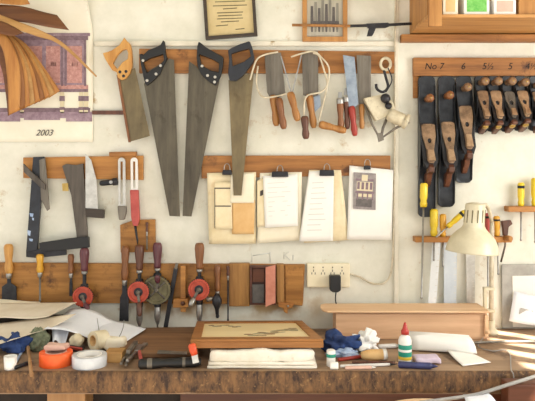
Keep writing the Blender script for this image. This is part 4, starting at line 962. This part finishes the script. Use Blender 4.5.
for k in range(8): leaf(.14+.035*k, .2+.05*math.sin(k*1.3)+.008*k, rnd.uniform(-.6,.6), .055, .05, k%2)
obj('leaf_inlay', g, ['leaf_inlay','leaf_grey'], t); g = G()
for k in range(22): leaf(.46+.02*k+rnd.uniform(-.02,.02), .74-.016*k+rnd.uniform(-.08,.08), rnd.uniform(-.5,.3), rnd.uniform(.06,.1), rnd.uniform(.03,.06), k%2)
for k in range(5): leaf(.74+.03*k, .5-.01*k, .3*k, .07, .05, 1)
obj('leaf_inlay', g, ['leaf_inlay','leaf_grey'], t)

# ------------------------------------------------------------------ left of the panel: plank, saw with black handle, brush, pliers
q = [B(124,332), B(196,331), B(199,357), B(118,359)]
g = G(); g.slab([p+Vector((0,0,.017)) for p in q], .016)
tag(obj('plank', g, 'dark_plank', None, .003), 'weathered brown plank lying flat left of the framed panel', 'plank')
t = thing('drawknife', 'tool with a thick black handle lying along the bench front', 'knife', B(170,370))
a = B(138.5,369)+Vector((0,0,.0165)); b = B(201,367)+Vector((0,0,.0165)); L = (b-a).length
g = G(); g.lathe([(.011,0),(.0155,.006),(.0165,L*.25),(.013,L*.42),(.0155,L*.62),(.016,L*.9),(.011,L)], a, b-a, 16); obj('handle', g, 'black_plastic', t)
g = G(); g.lathe([(.0168,L*.14),(.017,L*.16),(.017,L*.2),(.0165,L*.22)], a, b-a, 16, cap=False); g.lathe([(.0165,L*.7),(.0168,L*.71),(.0168,L*.74),(.0165,L*.75)], a, b-a, 16, cap=False); obj('ferrule', g, 'grey_steel', t)
t = thing('red_handled_brush', 'small tool with an orange-red handle and pale blade standing at the panel corner', 'tool', B(193,362))
a = W(191.5,343.5,.53); b = W(194.5,355,.535); c = W(196,363,.54)
g = G(); g.lathe([(.008,0),(.0125,.005),(.013,.02),(.010,(b-a).length)], a, b-a, 12); obj('handle', g, 'orange_red', t)
g = G(); g.bar(b, c, .02, .006); obj('blade', g, 'pale_steel', t, .001)
t = thing('scraper', 'thin steel scraper lying on the weathered plank', 'scraper', B(160,352,ZT+.017))
g = G(); g.slab([B(158,350,ZT+.02),B(187,351.5,ZT+.02),B(187,354,ZT+.02),B(157,353,ZT+.02)], .002); obj('blade', g, 'steel', t)
t = thing('pliers', 'steel pliers with one red grip lying left of the plank', 'pliers', B(134,356))
zz = ZT+.02
def bar_on(g, A, Bq, w, th, z=zz): g.bar(B(*A,z), B(*Bq,z), w, th, Vector((0,0,1)))
g = G(); bar_on(g, (146,344), (138,350), .016, .012); bar_on(g, (138,350), (127,361), .009, .01); bar_on(g, (140,346), (137,352), .02, .014); obj('jaw', g, 'steel', t, .002)
g = G(); bar_on(g, (139,351), (141,360), .011, .012); obj('grip', g, 'red_plastic', t, .003)
t = thing('pliers', 'grey steel pliers lying open beside the wooden block', 'pliers', B(124,362))
g = G(); bar_on(g, (136,342), (128,352), .014, .012, ZT+.035); bar_on(g, (129,351), (121,364), .009, .009, ZT+.014); bar_on(g, (129,351), (126,365), .009, .009, ZT+.014); obj('jaw', g, 'grey_steel', t, .002)

# ------------------------------------------------------------------ left pile
g = G(); g.box(-1.25, W(52,0,.2).x, -.24, -.06, ZT, ZT+.07)
tag(obj('dark_box', g, 'dark_box', None, .003), 'low dark box hidden beneath the papers at the left', 'box')
def psheet(label, corners, m, sag, nu=12, nv=12, name='paper_sheet'):
    g = G(); g.quad([W(*c) for c in corners], nu, nv, sag, .0015)
    return tag(obj(name, g, m), label, 'paper', 'loose sheets piled at the left')
psheet('beige card lying on top of the left pile against the tool board', [(-20,304,.09),(77,302.5,.1),(49,316,.30),(-20,321,.30)], 'card_beige', lambda u,v:(0,0,.006*math.sin(u*6)*v))
psheet('cream sheet under the beige card, tucked against the wall', [(-20,300,.04),(40,301,.045),(40,306,.11),(-20,309,.11)], 'paper_cream', lambda u,v:(0,0,.004*math.sin(u*5)))
psheet('beige sheet sagging towards the bench front at the far left', [(-20,326,.28),(76,314,.25),(38,332,.34),(-22,351,.40)], 'card_beige', lambda u,v:(0,0,-.008*math.sin(v*PI)))
psheet('large white folded sheet sloping down over the rolls of tape', [(70,309,.10),(136,327,.11),(118,345,.27),(44,329,.33)], 'paper_blue', lambda u,v:(0,0,.018*math.sin(min(1,u*1.6)*PI)*(1-v*.4)-.006*math.sin(v*PI)))
psheet('pale bluish sheet lying under the right end of the white one', [(104,320,.10),(146,329,.12),(124,343,.28),(96,334,.26)], 'paper_blue', lambda u,v:(0,0,.004*math.sin(u*PI)))
p = B(20,353); g = G(); g.blob(p+Vector((-.025,.01,.032)), (.055,.03,.036), .8, 3, 4, 2, ZT+.001)
tag(obj('blue_rag', g, 'cloth_blue'), 'crumpled dark blue rag under the sagging beige sheet', 'rag')
p = B(38,351); g = G(); g.blob(p+Vector((.002,0,.038)), (.036,.028,.044), .3, 8, 4, 6, ZT+.001)
tag(obj('wool_bundle', g, 'wool_green'), 'grey-green bundle of steel wool between the blue rag and the white sheet', 'wool')
p = B(59,349); g = G()
g.quad([p+Vector((-.045,.05,.085)), p+Vector((.03,.05,.075)), p+Vector((.03,-.02,.02)), p+Vector((-.012,-.03,.03))], 8, 8, lambda u,v:(0,0,.012*math.sin(u*7)))
tag(obj('plastic_wrap', g, 'paper_blue'), 'shiny pale plastic wrapper behind the orange tape roll', 'wrapper')
p = B(75,352); g = G(); g.blob(p+Vector((0,.02,.035)), (.025,.02,.022), .3, 5, 3, 9)
p_ = p
tag(obj('cork_lump', g, 'masking_tape'), 'rounded beige lump behind the masking tape', 'lump')
# cup, stick
p = B(10.5,369); t = thing('white_cup', 'small white pot with a dark mouth at the far left of the bench', 'pot', p)
g = G(); g.lathe([(.017,0),(.019,.002),(.0205,.042),(.019,.042),(.017,.006),(.001,.005)], p, (0,0,1), 20, cap=False); g.lathe([(.017,0),(.0,0)], p, (0,0,1), 20, cap=False); obj('pot', g, 'white_plastic', t)
g = G(); g.lathe([(.0185,.028),(.0,.0285)], p, (0,0,1), 20, cap=False); obj('contents', g, 'dark_box', t)
g = G(); g.tube([W(28,347,.40), W(30.5,367,.553), W(31.5,376,.575)], .0055, 8)
tag(obj('wooden_stick', g, 'leg_wood'), 'pale wooden stick poking over the bench edge left of the orange roll', 'stick')
pen('marker','marker','dark pen with steel clip lying right of the white pot', (14,370), (34,363), .006, 'blueblack_plastic', tm='steel')
pen('pencil','pencil','light blue pencil standing out of the blue rag', (16,364), (24,349), .004, 'cloth_pale_blue', tm='pale_wood')
def roll(name, label, c, R, r, h, m, core, ax=(0,0,1), cat='tape'):
    t = thing(name, label, cat, c, 'rolls of tape on the left of the bench')
    g = G(); g.lathe([(r,0),(R,0),(R,h),(r,h),(r,0)], c, ax, 32, cap=False); obj('tape', g, m, t, .001)
    g = G(); g.lathe([(r*.999,-.0005),(r*.999,h+.0005),(r*.88,h+.0005),(r*.88,-.0005),(r*.999,-.0005)], c, ax, 32, cap=False); obj('core', g, core, t)
c = B(54,366); roll('tape_roll', 'bright orange roll of tape lying flat at the bench front', c+Vector((0,.02,0)), .053, .034, .042, 'orange_plastic', 'pinkish')
c = B(88,367); roll('tape_roll', 'clear silvery roll of tape lying flat right of the orange one', c+Vector((0,.018,0)), .056, .04, .036, 'clear_tape', 'white_plastic')
c = B(92,352); ax = Vector((-.75,-.85,.1)).normalized(); roll('tape_roll', 'cream masking tape roll standing on edge beneath the white sheet', c+Vector((.035,.04,.034)), .033, .019, .05, 'masking_tape', 'card_tan', ax)
t = thing('tape_bit', 'pinkish folded strip of paper tape lying on the orange roll', 'tape', B(52,350))
g = G(); c = B(54,366)+Vector((0,.02,.042)); g.soft(c.x-.04, c.x+.03, c.y-.01, c.y+.05, c.z+.001, c.z+.02, .008, 25, 2, .45); obj('strip', g, 'pinkish', t)
p = B(72,358); t = thing('pocket_knife', 'dark folding knife with a red stripe lying across the tape rolls', 'knife', p)
g = G(); a = W(62,347,.36); b = W(83,350,.37); g.bar(a, b, .022, .012, Vector((0,-.5,.8))); obj('handle', g, 'black_plastic', t, .004)
g = G(); g.bar(W(66,347,.37), W(82,349.5,.38), .007, .012, Vector((0,-.5,.8))); obj('stripe', g, 'red_handle', t, .001)
g = G(); a = B(104.5,363); b = B(122,363); g.box(a.x, b.x, a.y, a.y+.06, ZT, ZT+.034)
tag(obj('wooden_block', g, 'veneer_pale', None, .002), 'small pale wooden block on the bench right of the clear tape', 'block')
g = G(); a = B(108,356); g.soft(a.x-.03, a.x+.05, a.y+.045, a.y+.1, ZT+.001, ZT+.05, .01, 18, 3, .4)
tag(obj('paper_bundle', g, 'paper_cream'), 'crumpled cream paper bundle behind the small wooden block', 'paper')
t = thing('wire_clip', 'thin bent wire prongs standing up over the masking tape', 'wire', B(98,352))
g = G(); g.tube(spline([W(97,318,.3), W(99,330,.3), W(101,337,.3)],4), .0016, 6); g.tube(spline([W(124,320,.27), W(123,328,.28), W(118,338,.29), W(110,340,.3), W(101,337,.3)],4), .0016, 6); obj('wire', g, 'steel', t)

# ------------------------------------------------------------------ light and camera
w = bpy.data.worlds.new('daylight'); SC.world = w; w.use_nodes = True
nt = w.node_tree; bg = nt.nodes['Background']
bg.inputs['Color'].default_value = (1.0, .98, .93, 1); bg.inputs['Strength'].default_value = .95
sun = bpy.data.lights.new('sun', 'SUN'); sun.energy = 32; sun.angle = math.radians(1.0); sun.color = (1, .96, .89)
so = bpy.data.objects.new('sun', sun); COL.objects.link(so)
so.rotation_euler = Vector((-.60, .45, -.73)).to_track_quat('-Z','Y').to_euler()
al = bpy.data.lights.new('window_daylight', 'AREA'); al.shape = 'RECTANGLE'; al.size = 1.0; al.size_y = 1.0; al.energy = 20; al.color = (1,.98,.94)
ao = bpy.data.objects.new('window_daylight', al); COL.objects.link(ao); ao.location = (XR-.01,-1.1,1.55); ao.rotation_euler = Vector((-1,0,-.1)).to_track_quat('-Z','Y').to_euler()
cam = bpy.data.cameras.new('camera'); cam.sensor_width = 36; cam.lens = 36*F/535; cam.shift_y = -(200.5-HY)/535; cam.clip_start = .05
co = bpy.data.objects.new('camera', cam); COL.objects.link(co); co.location = (0,-D,CZ); co.rotation_euler = (PI/2,0,0)
SC.camera = co
SC.view_settings.view_transform = 'Standard'; SC.view_settings.look = 'None'; SC.view_settings.gamma = 1; SC.view_settings.exposure = .38
SC.view_settings.use_curve_mapping = False
